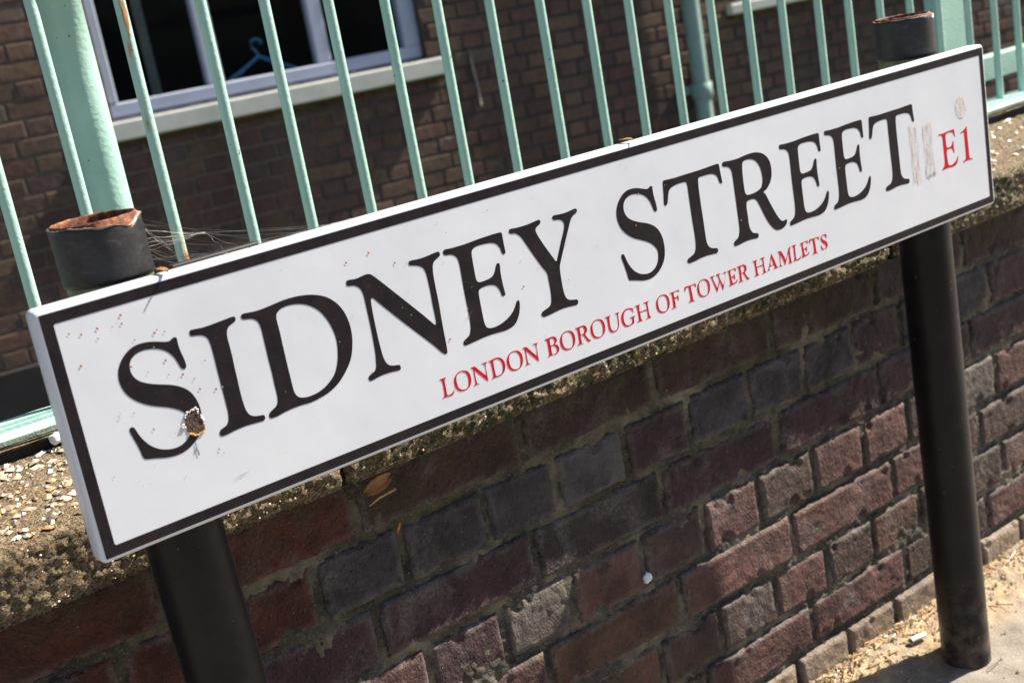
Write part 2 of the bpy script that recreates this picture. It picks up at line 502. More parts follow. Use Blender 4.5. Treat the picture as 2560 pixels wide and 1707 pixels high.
M = dict(
    enamel=m_enamel(), black=m_ink('black_print', (0.011, 0.0085, 0.0115), (0.022, 0.016, 0.019)), red=m_ink('red_print', (0.50, 0.002, 0.006), (0.58, 0.005, 0.012)),
    brick=m_wall_brick(), mortar=m_mortar(), coping=m_coping(), pebble=m_pebble(),
    green=m_green(), green_rust=m_green('rusty_mint_paint', 1.0, 1.0), green_far=m_green('weathered_green_paint', 0.72, 0.35, 0.5),
    fbrick=m_far_brick(), fmortar=m_far_mortar(), rust=m_rust(), plastic=m_black_plastic(), paint=m_black_paint(),
    pave=m_pavement(), glass=m_glass(),
    upvc=m_plain('grey_white_frame', (0.40, 0.45, 0.55), 0.45, var=0.08, scale=6),
    sill=m_plain('painted_sill', (0.50, 0.52, 0.46), 0.6, var=0.14, scale=9),
    grime=m_plain('grimy_sill_top', (0.12, 0.115, 0.15), 0.7, var=0.7, scale=14),
    moss=m_plain('sill_moss', (0.075, 0.065, 0.008), 0.95, var=0.5, scale=60, bmp=1, bscale=200, bdist=0.004),
    interior=m_plain('dark_room', (0.030, 0.028, 0.034), 0.9, var=0.5, scale=1.6),
    blue=m_plain('blue_plastic', (0.05, 0.22, 0.36), 0.4, var=0.05),
    curtain=m_plain('curtain_cloth', (0.32, 0.34, 0.28), 0.9, var=0.2, scale=40),
    near_black=m_plain('near_black_strip', (0.014, 0.012, 0.013), 0.8, var=0.4, scale=50, bmp=0.6, bscale=150, bdist=0.002),
    slate=m_plain('weathered_slate_bed', (0.15, 0.12, 0.075), 0.9, var=0.75, scale=70, bmp=1, bscale=260, bdist=0.004),
    lip=m_plain('flaking_green_lip', (0.20, 0.27, 0.22), 0.7, var=0.6, scale=120, bmp=1, bscale=200, bdist=0.002),
    plinth=m_plain('near_black_plinth', (0.010, 0.009, 0.011), 0.8, var=0.4, scale=9),
    yard=m_plain('yard_asphalt', (0.05, 0.048, 0.045), 0.9, var=0.3, scale=8, bmp=0.5, bscale=90, bdist=0.004),
    galv=m_plain('dull_green_plastic', (0.13, 0.15, 0.09), 0.35, var=0.5, scale=90),
    leaf=m_plain('dry_leaf', (0.30, 0.14, 0.05), 0.75, var=0.35, scale=120, bmp=0.5, bscale=300),
    stalk=m_plain('straw_stalk', (0.50, 0.33, 0.12), 0.7, var=0.3, scale=120),
    stick=m_plain('dry_twig', (0.34, 0.24, 0.13), 0.8, var=0.5, scale=200),
    paper=m_plain('cigarette_paper', (0.80, 0.78, 0.73), 0.7, var=0.04),
    char=m_plain('burnt_tip', (0.03, 0.025, 0.02), 0.9, var=0.4, scale=300),
    gum=m_plain('pale_lump', (0.62, 0.63, 0.68), 0.5, var=0.1, scale=200, bmp=0.6, bscale=200, bdist=0.002),
    web=m_plain('spider_silk', (0.55, 0.52, 0.47), 0.5, var=0.2, scale=60),
    clip=m_plain('black_clip_steel', (0.015, 0.014, 0.016), 0.4, var=0.3),
    cable=m_plain('grey_cable', (0.09, 0.09, 0.10), 0.6, var=0.2),
    amber=m_plain('amber_litter', (0.60, 0.25, 0.05), 0.6, var=0.3, scale=100),
    peel=m_plain('peeled_sleeve_edge', (0.22, 0.16, 0.12), 0.5, var=0.9, scale=90),
    specks=m_plain('rust_stain', (0.33, 0.12, 0.035), 0.7, var=0.4, scale=400),
    specks_pale=m_plain('faded_stain', (0.50, 0.44, 0.43), 0.6, var=0.2, scale=400),
    chip=m_plain('bare_rusted_metal', (0.055, 0.028, 0.018), 0.8, var=0.8, scale=260, bmp=1, bscale=400, bdist=0.003),
    chip_edge=m_plain('cracked_enamel_edge', (0.62, 0.60, 0.60), 0.5, var=0.2, scale=300),
    ochre=m_plain('ochre_rust', (0.62, 0.33, 0.08), 0.8, var=0.3, scale=400),
    scratch=m_plain('grey_scratch', (0.22, 0.21, 0.27), 0.6, var=0.3, scale=200),
)

# ---------------------------------------------------------------- ground
def ground():
    xs = [-250, -60, -20, -8, -3, -1] + [-0.5 + 0.5 * i for i in range(3)]
    xs = sorted(set([-250, -60, -20, -8, -3, -1, 0, 0.5, 0.9] + [1.0 + 0.008 * i for i in range(150)] + [2.3, 2.8, 3.5, 6, 12, 40, 250]))
    ys = sorted(set([-0.79, -0.4, 0, 0.4] + [0.6 + 0.008 * i for i in range(75)] + [1.25]))
    vs, fs = [], []
    for y in ys:
        for x in xs:
            t = min(1, max(0, (y - 1.05) / 0.11))
            z = 0.028 * t * t * (3 - 2 * t)
            if 0.9 < x < 2.3 and 0.5 < y:
                z += (noise.fractal(Vector((x * 18, y * 18, 0)), 1.0, 2.0, 5) * 0.004) + (noise.fractal(Vector((x * 70, y * 70, 3)), 0.8, 2.0, 3) * 0.0035 * t)
            vs.append((x, y, z))
    nx = len(xs)
    for j in range(len(ys) - 1):
        for i in range(nx - 1):
            a = j * nx + i
            fs.append((a, a + 1, a + nx + 1, a + nx))
    o = mesh_obj('pavement', vs, fs, M['pave'], smooth=True)
    tag(o, kind='structure')
    box('kerb', -250, 250, -0.92, -0.78, -0.12, 0.002, M['yard'])
    tag(bpy.data.objects['kerb'], kind='structure')
    o = mesh_obj('road', [(-250, -250, -0.12), (250, -250, -0.12), (250, -0.9, -0.12), (-250, -0.9, -0.12)], [(0, 1, 2, 3)], M['yard'])
    tag(o, kind='structure')
    # the yard behind the wall lies lower
    o = mesh_obj('yard_ground', [(-250, 1.40, C(-1.9)), (250, 1.40, C(-1.9)), (250, 250, C(-1.9)), (-250, 250, C(-1.9))], [(0, 1, 2, 3)], M['yard'])
    tag(o, kind='structure')
ground()

# ---------------------------------------------------------------- boundary wall
YW = 1.17
wall = empty('boundary_wall', (1.2, YW + 0.1, 0), 'low boundary wall of dark purple bricks under a pebbly concrete coping, behind the street sign', 'wall')

def brick_mesh(w_, h_, seed, res=0.0036, depth=0.03):
    nx_ = max(6, int(w_ / res)); nz_ = max(6, int(h_ / res))
    vs, fs, edge = [], [], []
    rr = 0.0035
    rnd = random.Random(seed)
    tilt = rnd.uniform(-0.004, 0.004); tz = rnd.uniform(-0.006, 0.006)
    dents = [(rnd.uniform(-w_ / 2, w_ / 2), rnd.choice([-1, 1]) * h_ / 2 * rnd.uniform(0.75, 1.0), rnd.uniform(0.006, 0.016), rnd.uniform(0.002, 0.006)) for _ in range(3)]
    for j in range(nz_ + 1):
        for i in range(nx_ + 1):
            u = -w_ / 2 + w_ * i / nx_
            v = -h_ / 2 + h_ * j / nz_
            d = min(w_ / 2 - abs(u), h_ / 2 - abs(v))
            cu, cv = w_ / 2 - abs(u), h_ / 2 - abs(v)
            y = 0
            if cu < rr or cv < rr:
                du = max(0, rr - cu); dv = max(0, rr - cv)
                q = min(rr, math.hypot(du, dv))
                y += rr - math.sqrt(max(0, rr * rr - q * q))
            y += 0.0011 * noise.noise(Vector((u * 28, v * 28, seed * 3.1)))
            y += 0.0011 * noise.fractal(Vector((u * 95, v * 95, seed * 1.7)), 0.7, 2.0, 3)
            y += tilt * u + tz * v
            for (a, b_, r_, dp) in dents:
                dd = math.hypot(u - a, v - b_)
                if dd < r_: y += dp * (1 - (dd / r_) ** 2)
            uu = u * (1 + 0.0045 * noise.noise(Vector((v * 40, seed, 1)))) + (0.0014 * noise.noise(Vector((v * 90, seed, 5))) if cu < 0.006 else 0)
            vv = v + 0.0010 * noise.noise(Vector((u * 30, seed, 9))) + (0.0010 * noise.noise(Vector((u * 95, seed, 5))) if cv < 0.006 else 0)
            vs.append((uu, y, vv))
            edge.append(max(0.0, 1 - d / 0.010))
    W1 = nx_ + 1
    for j in range(nz_):
        for i in range(nx_):
            a = j * W1 + i
            fs.append((a, a + 1, a + W1 + 1, a + W1))
    ring = [i for i in range(W1)] + [j * W1 + nx_ for j in range(1, nz_ + 1)] + [nz_ * W1 + i for i in range(nx_ - 1, -1, -1)] + [j * W1 for j in range(nz_ - 1, 0, -1)]
    base = len(vs)
    for r_ in ring:
        x, y, z = vs[r_]
        vs.append((x, depth, z)); edge.append(1.0)
    n = len(ring)
    for k in range(n):
        fs.append((ring[k], base + k, base + (k + 1) % n, ring[(k + 1) % n]))
    me = bpy.data.meshes.new('brick')
    me.from_pydata(vs, [], fs)
    me.polygons.foreach_set('use_smooth', [True] * len(me.polygons))
    at = me.attributes.new('edge', 'FLOAT', 'POINT')
    at.data.foreach_set('value', edge)
    me.materials.append(M['brick'])
    return me

STR = [brick_mesh(0.212, 0.0665, 10 + i) for i in range(9)]
HED = [brick_mesh(0.101, 0.0665, 40 + i) for i in range(12)]
BZ = [-0.4550, -0.5306, -0.6076, -0.6825, -0.7614, -0.8361, -0.9121, -0.9843, -1.058]
PER = {
    1: [0.344, .569, .800, 1.017, 1.241, 1.463, 1.683],
    2: [.289, .398, .507, .616, .732, .838, .952, 1.065, 1.181, 1.295, 1.405, 1.516, 1.630, 1.744],
    3: [.340, .567, .790, 1.004, 1.226, 1.452, 1.682],
    4: [.289, .398, .508, .619, .727, .833, .953, 1.067, 1.174, 1.289, 1.402, 1.510, 1.627, 1.743],
    5: [.338, .560, .781, 1.007, 1.229, 1.460, 1.688],
    6: [.289, .398, .510, .620, .732, .845, .958, 1.069, 1.181, 1.294, 1.401, 1.519, 1.633, 1.745],
    7: [.358, .580, .805, 1.033, 1.248, 1.470, 1.693],
    8: [.300, .412, .525, .640, .752, .865, .978, 1.09, 1.204, 1.317, 1.43, 1.545, 1.66, 1.772]}
PURPLE, DARK, RED, GREY, BROWN, BLOOM = (0.044, 0.022, 0.028), (0.028, 0.019, 0.023), (0.070, 0.018, 0.012), (0.042, 0.038, 0.047), (0.040, 0.021, 0.020), (0.085, 0.080, 0.090)
TONE = {(1, 0): RED, (1, 1): RED, (1, 2): BROWN, (1, 3): BROWN, (1, 4): BROWN, (1, 5): BROWN, (1, 6): DARK, (2, 3): GREY, (2, 4): GREY, (2, 5): GREY, (2, 6): BLOOM, (2, 7): PURPLE, (2, 8): GREY, (2, 9): GREY,
        (2, 13): GREY, (2, 2): RED, (3, 2): PURPLE, (3, 1): PURPLE, (4, 4): PURPLE, (2, 1): RED, (2, 0): RED}
for cr, xs in PER.items():
    pitch = 0.225 if cr % 2 else 0.1125
    L = list(xs)
    while L[0] > -0.25: L.insert(0, L[0] - pitch)
    off = len(L) - len(xs)
    while L[-1] < 2.75: L.append(L[-1] + pitch)
    zt, zb = BZ[cr - 1], BZ[cr]
    gap_h = 0.0105
    if cr == 1: zt = zt + 0.004
    for k in range(len(L) - 1):
        x0, x1 = L[k] + 0.0055, L[k + 1] - 0.0055
        me = random.choice(STR if cr % 2 else HED)
        w0 = 0.212 if cr % 2 else 0.101
        o = bpy.data.objects.new('brick', me)
        y = YW + random.uniform(-0.0022, 0.0022)
        if cr == 8: y = YW - 0.006 + random.uniform(-0.003, 0.003)
        o.location = ((x0 + x1) / 2, y, C((zt + zb) / 2) + random.uniform(-0.0012, 0.0012))
        sgn = 1 if random.random() < 0.5 else -1
        o.scale = (sgn * (x1 - x0) / w0, 1, sgn * ((zt - zb) - gap_h) / 0.0665)
        o.rotation_euler = (0, random.uniform(-0.008, 0.008), 0)
        tone = TONE.get((cr, k - off + 1))
        if tone is None:
            tone = random.choice([PURPLE, PURPLE, DARK, BROWN, PURPLE, GREY if cr < 5 else PURPLE])
            if cr >= 4: tone = tuple(a * f for a, f in zip(tone, (2.1, 2.1, 1.5)))  # sunlight on the lower courses put into their colour: lighter and warmer
        if cr == 8: tone = (0.24, 0.19, 0.14)
        s = random.uniform(0.88, 1.15)
        o.color = (tone[0] * s, tone[1] * s, tone[2] * s, 1)
        link(o, wall)

def mortar_sheet():
    xs = [-0.3, -0.1, 0.1] + [0.15 + 0.0045 * i for i in range(430)] + [2.3, 2.6, 2.9]
    zs = [C(-0.452) - 0.0045 * j for j in range(140)]
    vs, fs = [], []
    beds = [C(z) for z in BZ]
    for z in zs:
        for x in xs:
            y = YW + 0.0050 + 0.0060 * noise.noise(Vector((x * 11, z * 16, 4))) + 0.0042 * noise.fractal(Vector((x * 90, z * 90, 8)), 0.6, 2.0, 4)
            y = max(y, YW - 0.0012 + 0.0012 * noise.noise(Vector((x * 150, z * 150, 2))))
            vs.append((x, y, z))
    nx = len(xs)
    for j in range(len(zs) - 1):
        for i in range(nx - 1):
            a = j * nx + i
            fs.append((a, a + nx, a + nx + 1, a + 1))
    o = mesh_obj('mortar', vs, fs, M['mortar'], wall, smooth=True)
mortar_sheet()
box('brickwork_core', -0.3, 2.9, YW + 0.02, YW + 0.215, -0.2, C(-0.456), M['mortar'], wall)

# coping: profile swept along x with rough relief; three stones visible
CY = 1.125
def coping_stone(x0, x1, seed):
    prof = []        # (y, z) from the underside front going up, over the arris and back
    for i in range(4): prof.append((CY + 0.03 - 0.009 * i, C(-0.4495)))
    nf = 24
    for i in range(nf): prof.append((CY, C(-0.4475 + 0.0558 * i / (nf - 1))))
    for i in range(1, 7):
        a = i / 6 * math.pi / 2
        prof.append((CY + 0.014 * (1 - math.cos(a)), C(-0.3917 + 0.0125 * math.sin(a))))
    nb = 82
    for i in range(1, nb): prof.append((CY + 0.014 + (1.385 - CY - 0.014) * i / (nb - 1), C(-0.3792 + 0.004 * i / (nb - 1))))
    n = max(8, int((x1 - x0) / 0.0030))
    vs, fs = [], []
    for i in range(n + 1):
        x = x0 + (x1 - x0) * i / n
        e = min(x - x0, x1 - x)
        er = max(0, 0.008 - e) / 0.008
        for k, (y, z) in enumerate(prof):
            p = Vector((x, y, z))
            d = 0.0032 * noise.noise(p * 22 + Vector((seed, 0, 0))) + 0.0030 * noise.fractal(p * 120 + Vector((seed, 3, 0)), 0.6, 2.0, 3)
            top = k > 30
            if top: d *= 0.55
            # moss clumps and knobbly edge on the front away from the first stone
            if not top and k > 3 and seed > 1:
                d += 0.006 * max(0, noise.noise(p * 75 + Vector((5, seed, 0)))) + 0.003 * max(0, noise.noise(p * 190))
            ry = er * er * 0.006
            low = max(0, 1 - (k - 4) / 5) if k >= 4 else 0
            zz = z - (0.003 * noise.noise(Vector((x * 26, seed, 2))) if low else 0)
            if k <= 3: vs.append((x, y, zz))
            elif not top: vs.append((x, y - d + ry + low * low * 0.004, zz))
            else: vs.append((x, y, z + d - ry))
    m = len(prof)
    for i in range(n):
        for k in range(m - 1):
            a = i * m + k
            fs.append((a, a + 1, a + m + 1, a + m))
    fs.append(tuple(range(m)))
    fs.append(tuple(range(n * m, (n + 1) * m))[::-1])
    return mesh_obj('coping_stone', vs, fs, M['coping'], wall, smooth=True)
cop_x = [(-0.28, 0.5425, 1), (0.546, 1.4475, 2), (1.457, 2.16, 3), (2.165, 2.9, 4)]
for a, b_, s in cop_x: coping_stone(a, b_, s)
box('coping_bed', -0.28, 2.9, YW - 0.004, 1.38, C(-0.4560), C(-0.4440), M['mortar'], wall)

def pebbles():
    rnd = random.Random(3)
    vs, fs = [], []
    def ico(c, sx, sy, sz, rot, tl):
        base = len(vs)
        dirs = [(0, 0, 1)] + [(math.cos(a), math.sin(a), 0.25 if k % 2 else -0.1) for k, a in enumerate([i * math.pi / 3 for i in range(6)])] + [(0, 0, -1)]
        for d in dirs:
            j = 1 + rnd.uniform(-0.3, 0.3)
            x, y, z = d[0] * sx * j, d[1] * sy * j, d[2] * sz
            x, y = x * math.cos(rot) - y * math.sin(rot), x * math.sin(rot) + y * math.cos(rot)
            vs.append((c[0] + x, c[1] + y, c[2] + z + x * tl))
        for k in range(6):
            fs.append((base, base + 1 + k, base + 1 + (k + 1) % 6))
            fs.append((base + 7, base + 1 + (k + 1) % 6, base + 1 + k))
    for _ in range(2600):
        x = rnd.uniform(-0.25, 0.56) if rnd.random() < 0.6 else rnd.uniform(0.5, 2.6)
        y = rnd.uniform(CY + 0.006, 1.37)
        s = rnd.choice([0.0018, 0.0022, 0.003, 0.004, 0.0055, 0.0075])
        ico((x, y, C(-0.3788 + 0.004 * (y - CY) / 0.24)), s * rnd.uniform(0.8, 1.3), s * rnd.uniform(0.5, 0.9), 0.0016 + s * 0.22, rnd.uniform(0, 3.1), rnd.uniform(-0.2, 0.2))
    for _ in range(900):   # grit proud of the front face
        x = rnd.uniform(0.0, 2.5)
        z = C(rnd.uniform(-0.446, -0.386))
        s = rnd.choice([0.0008, 0.0010, 0.0013, 0.0018])
        ico((x, CY + 0.0004, z), s, s, s, rnd.uniform(0, 3), 0)
    o = mesh_obj('exposed_aggregate', vs, fs, M['pebble'], wall)
    tag(o, kind='stuff')
pebbles()

# ---------------------------------------------------------------- railing on the wall
rail = empty('metal_railing', (1.4, 1.42, C(-0.356)), 'mint green metal railing of upright round bars standing on the boundary wall', 'railing')
XR0, XR1 = -0.6, 3.1
box('kerb_strip', XR0, XR1, 1.378, 1.46, C(-0.383), C(-0.3640), M['near_black'], rail)  # near-black strip below the rail bed
def slate_bed():
    vs, fs = [], []
    n = 420
    prof = [(1.3765, -0.3645), (1.3725, -0.3637), (1.3745, -0.3620), (1.3705, -0.3606), (1.3735, -0.3590), (1.3715, -0.3576), (1.3790, -0.3565), (1.40, -0.3563)]
    for i in range(n + 1):
        x = XR0 + (XR1 - XR0) * i / n
        for k, (y, z) in enumerate(prof):
            vs.append((x, y + 0.0022 * noise.noise(Vector((x * 30, k * 1.3, 0))), C(z) + 0.0006 * noise.noise(Vector((x * 45, k * 3.3, 7)))))
    m = len(prof)
    for i in range(n):
        for k in range(m - 1):
            a = i * m + k
            fs.append((a, a + 1, a + m + 1, a + m))
    mesh_obj('mortar_bed', vs, fs, M['slate'], rail)
slate_bed()
box('rail_lip', XR0, XR1, 1.3722, 1.3760, C(-0.3562), C(-0.3512), M['lip'], rail)
box('base_plate', XR0, XR1, 1.3755, 1.4100, C(-0.3562), C(-0.3509), M['green'], rail, 0.0008, 1)
box('bottom_rail', XR0, XR1, 1.4098, 1.4155, C(-0.3520), C(-0.3472), M['green'], rail)
box('rail_upstand', XR0, XR1, 1.4150, 1.4350, C(-0.3520), C(-0.3440), M['green'], rail)
BARS = [0.2035, .2598, .3164, .384, .4505, .5065, .567, .623, .678, .737, .797, .856, .911, .9665, 1.028, 1.0847, 1.1405, 1.202, 1.256, 1.3145, 1.373, 1.4308, 1.4921, 1.5504, 1.6032, 1.662, 1.72, 1.778, 0.146, 0.089, 0.030]
def bar_mesh(seed):
    vs, fs = [], []
    n, zz = 16, [C(-0.3490) + 0.03 * i for i in range(17)]
    zz.append(C(0.160))
    for j, z in enumerate(zz):
        ox, oy = 0.0008 * noise.noise(Vector((z * 2, seed, 0))), 0.0008 * noise.noise(Vector((z * 2, seed, 9)))
        for k in range(n):
            a = 2 * math.pi * k / n
            r_ = 0.0066 + 0.00012 * noise.noise(Vector((math.cos(a), math.sin(a), z * 20 + seed)))
            vs.append((ox + r_ * math.cos(a), oy + r_ * math.sin(a), z))
    for j in range(len(zz) - 1):
        for k in range(n):
            fs.append((j * n + k, j * n + (k + 1) % n, (j + 1) * n + (k + 1) % n, (j + 1) * n + k))
    me = bpy.data.meshes.new('railing_bar')
    me.from_pydata(vs, [], fs)
    me.polygons.foreach_set('use_smooth', [True] * len(me.polygons))
    return me
bm_a = [bar_mesh(i) for i in range(4)]
for m_ in bm_a: m_.materials.append(M['green'])
bm_r = bar_mesh(9); bm_r.materials.append(M['green_rust'])
for i, xr in enumerate(BARS):
    o = bpy.data.objects.new('railing_bar', bm_r if abs(xr - .384) < 1e-6 else bm_a[i % 4])
    o.location = (xr * 1.42, 1.42, 0)
    link(o, rail)
    if abs(xr - .384) < 1e-6: o['label'] = 'railing bar streaked with orange rust'
tube('railing_post', [Vector((0.3377 * 1.530, 1.530, C(z))) for z in (-0.6, -0.2, 0.0, 0.170)], 0.0242, M['green'], rail, n=48)
box('top_rail', XR0, XR1, 1.40, 1.44, C(0.158), C(0.166), M['green'], rail)

gate = empty('gate_frame', (2.4, 1.62, C(-0.36)), 'green steel gate frame with wide flat upright and cross rail behind the railing', 'gate')
box('upright', 1.436 * 1.60, 1.496 * 1.60, 1.60, 1.64, C(-1.9), C(0.30), M['green'], gate, 0.002)
box('cross_rail', 1.497 * 1.60, 3.4, 1.602, 1.642, C(-0.345), C(-0.296), M['green'], gate, 0.0015)
box('cross_rail', 1.497 * 1.60, 3.4, 1.602, 1.642, C(0.22), C(0.27), M['green'], gate, 0.0015)
box('upright', 3.4, 3.5, 1.60, 1.64, C(-1.9), C(0.30), M['green'], gate, 0.002)

# ---------------------------------------------------------------- brick building behind
BETA = R(7.41)
cb, sb = math.cos(BETA), math.sin(BETA)
Y0 = 5.55
def B(s, d, z):     # s along the wall, d out of the wall towards the street, z relative to the eye
    return Vector((s * cb - d * sb, Y0 - s * sb - d * cb, C(z)))
def s_of(xp, d=0.0):   # wall coordinate seen at ratio x/y
    # (s*cb - d*sb) = xp*(Y0 - s*sb - d*cb)
    return (xp * (Y0 - d * cb) + d * sb) / (cb + xp * sb)
bld = empty('brick_building', B(3.5, 0, -1.9), 'brown brick building with a long window and painted sill, seen through the railing bars', 'building')
MB = Matrix((( cb, -sb, 0, 0), (-sb, -cb, 0, Y0), (0, 0, 1, H), (0, 0, 0, 1)))     # local (s, d, z) -> world
def bbox(name, s0, s1, d0, d1, z0, z1, mat, parent, bevel=0, seg=2):
    b = box_bm(s0, s1, d0, d1, z0, z1, bevel, seg)
    b.transform(MB)
    bmesh.ops.reverse_faces(b, faces=b.faces[:])
    return bm_obj(name, b, mat, parent)

W1L, W1R = s_of(.3560), s_of(.6565)
W2L, W2R = s_of(1.066), s_of(1.066) + 1.8
WB, WT = -0.205, 1.25
S0, S1 = -1.2, 9.5
# solid wall behind the bricks, in blocks round the two openings
for a, b_, z0, z1 in ((S0, S1, -1.9, WB - 0.08), (S0, W1L, WB - 0.08, WT), (W1R, W2L, WB - 0.08, WT), (W2R, S1, WB - 0.08, WT), (S0, S1, WT, 5.2)):
    bbox('mortar_backing', a, b_, -0.25, -0.004, z0, z1, M['fmortar'], bld)
ZP = -1.10
bbox('plinth', S0, S1, -0.003, 0.03, -1.9, ZP, M['plinth'], bld, 0.004)  # near-black band along the foot of the brickwork
def far_brick(w_):
    b = box_bm(-w_ / 2, w_ / 2, -0.02, 0.0, -0.0315, 0.0315, 0.003, 1)
    b.transform(Matrix(((cb, -sb, 0, 0), (-sb, -cb, 0, 0), (0, 0, 1, 0), (0, 0, 0, 1))))
    bmesh.ops.reverse_faces(b, faces=b.faces[:])
    me = bpy.data.meshes.new('facing_brick')
    b.to_mesh(me); b.free()
    me.materials.append(M['fbrick'])
    return me
FS, FH = far_brick(0.214), far_brick(0.1025)
FC = far_brick(0.05)
def px(p):
    v = p - Vector((0, 0, H))
    d = v.dot(RZ)
    if d <= 0.05: return None
    return (1280 + 3179.4 * v.dot(RX) / d, 853.5 + 3179.4 * v.dot(RY) / d, d)
cands = []
zc = -0.055 - 0.0375
row = 0
z = ZP + 0.0375
rnd = random.Random(5)
while z < 5.1:
    s = S0 + (0.0 if row % 2 else -0.16875)
    k = 0
    while s < S1:
        w_ = 0.225 if k % 2 == 0 else 0.1125
        a, b_ = s, s + w_
        inside = [(W1L, W1R), (W2L, W2R)]
        blocked = False
        if WB - 0.085 < z < WT:
            for l, r in inside:
                if b_ > l and a < r:
                    blocked = True
                    # keep a closer at the jamb
                    if a < l - 0.03: cands.append((a + 0.005, l, z))
                    if b_ > r + 0.03: cands.append((r, b_ - 0.005, z))
        if not blocked: cands.append((a + 0.0062, b_ - 0.0062, z))
        s += w_; k += 1
    z += 0.075; row += 1
def seen(a, b_, z):
    p = B((a + b_) / 2, 0, z)
    q = px(p)
    if q is None or not (-60 < q[0] < 2620 and -40 < q[1] < 1750): return None
    t = 1.02 / p.y
    X, Z = p.x * t, (p.z - H) * t
    if 0.262 < X < 1.55 and -0.39 < Z < -0.168: return None
    t = 1.372 / p.y
    if (p.z - H) * t < -0.352: return None
    return (b_ - a) / q[2]
vis = [(seen(*c), c) for c in cands]
best = sorted([v for v in vis if v[0]], key=lambda v: -v[0])[:300]
top = set(v[1] for v in best)
def place_mesh(w_):
    return (FS, 0.214) if w_ > 0.16 else ((FH, 0.1025) if w_ > 0.07 else (FC, 0.05))
rest_v, rest_f, rest_a = [], [], []
for sc_, c in vis:
    a, b_, z = c
    w_ = b_ - a
    if w_ < 0.02: continue
    me, w0 = place_mesh(w_)
    dd = rnd.uniform(0.0, 0.003)
    if c in top:
        o = bpy.data.objects.new('facing_brick', me)
        o.location = B((a + b_) / 2, dd, z)
        o.scale = (1, 1, 1)
        if abs(w_ / w0 - 1) > 0.02:
            o.data = far_brick(w_)
        link(o, bld)
    else:
        f = w_ / w0
        base = len(rest_v)
        q = rnd.random()
        loc = B((a + b_) / 2, dd, z)
        for v in me.vertices:
            u = v.co.x * cb - v.co.y * sb      # local s
            du = (f - 1) * u
            rest_v.append((loc.x + v.co.x + du * cb, loc.y + v.co.y - du * sb, loc.z + v.co.z))
            rest_a.append(q)
        for p in me.polygons: rest_f.append(tuple(base + i for i in p.vertices))
o = mesh_obj('facing_bricks_rest', rest_v, rest_f, M['fbrick'], bld)
o.name = 'brickwork'
o.data.attributes.new('rnd', 'FLOAT', 'POINT').data.foreach_set('value', rest_a)
tag(o, kind='stuff')

def window(sl, sr, name_mull, zb, zt, sill_top, sill_bot, sill_l, sill_r):
    fr = bbox('window', sl, sr, -0.10, -0.035, zb, zb + 0.058, M['upvc'], bld, 0.006)
    bbox('frame', sl, sr, -0.10, -0.035, zt - 0.058, zt, M['upvc'], fr, 0.006)
    bbox('frame', sl, sl + 0.045, -0.099, -0.034, zb + 0.058, zt - 0.058, M['upvc'], fr, 0.006)
    bbox('frame', sr - 0.085, sr, -0.099, -0.034, zb + 0.058, zt - 0.058, M['upvc'], fr, 0.006)
    edges = [sl + 0.045]
    for a, b_ in name_mull:
        if b_ - a > 0.11:
            m_ = (a + b_) / 2
            bbox('mullion', a, m_ - 0.004, -0.098, -0.032, zb + 0.058, zt - 0.058, M['upvc'], fr, 0.008)
            bbox('mullion', m_ + 0.004, b_, -0.098, -0.032, zb + 0.058, zt - 0.058, M['upvc'], fr, 0.008)
            bbox('mullion', m_ - 0.0045, m_ + 0.0045, -0.098, -0.046, zb + 0.058, zt - 0.058, M['upvc'], fr)
        else:
            bbox('mullion', a, b_, -0.098, -0.038, zb + 0.058, zt - 0.058, M['upvc'], fr, 0.008)
        edges += [a, b_]
    edges.append(sr - 0.085)
    for i in range(0, len(edges), 2):
        bbox('pane', edges[i] - 0.004, edges[i + 1] + 0.004, -0.075, -0.070, zb + 0.055, zt - 0.055, M['glass'], fr)
    si = bbox('sill', sill_l, sill_r, -0.03, 0.045, sill_bot, sill_top, M['sill'], bld, 0.006)
    bbox('sill_slope', sl + 0.001, sr - 0.001, -0.12, -0.028, sill_top - 0.02, zb - 0.004, M['grime'], si)
    bbox('sill_top', sill_l + 0.004, sill_r - 0.004, -0.032, 0.037, sill_top - 0.003, sill_top + 0.003, M['grime'], si)
    # moss hanging under the sill edge
    vs, fs = [], []
    n = 160
    for i in range(n + 1):
        s = sill_l + (sill_r - sill_l) * i / n
        dz = 0.016 + 0.012 * noise.noise(Vector((s * 12, 1, 2))) + 0.006 * noise.noise(Vector((s * 60, 1, 2)))
        for (d, zz) in ((0.038, sill_bot + 0.006), (0.043, sill_bot - 0.002), (0.030, sill_bot - dz), (0.004, sill_bot - dz * 1.3)):
            vs.append(B(s, d + 0.003 * noise.noise(Vector((s * 40, zz * 100, 0))), zz))
    for i in range(n):
        for k in range(3):
            q = i * 4 + k
            fs.append((q, q + 1, q + 5, q + 4))
    o = mesh_obj('moss_fringe', vs, fs, M['moss'], si)
    bbox('lintel', sl - 0.1, sr + 0.1, -0.02, 0.004, zt, zt + 0.15, M['sill'], bld, 0.003)
    # room behind the glass
    b = box_bm(sl - 0.3, sr + 0.3, -2.6, -0.26, -0.9, 1.7)
    bmesh.ops.reverse_faces(b, faces=b.faces[:])
    front = [f for f in b.faces if abs(f.calc_center_median().y + 0.26) < 1e-4]
    bmesh.ops.delete(b, geom=front, context='FACES')
    b.transform(MB)
    bm_obj('room_lining', b, M['interior'], fr)
    for (u0, u1, v0, v1) in ((sl - 0.3, sl, -0.9, 1.7), (sr, sr + 0.3, -0.9, 1.7)):
        bbox('reveal', u0, u1, -0.262, -0.251, v0, v1, M['interior'], fr)
    bbox('reveal', sl, sr, -0.262, -0.10, -0.9, zb - 0.03, M['interior'], fr)

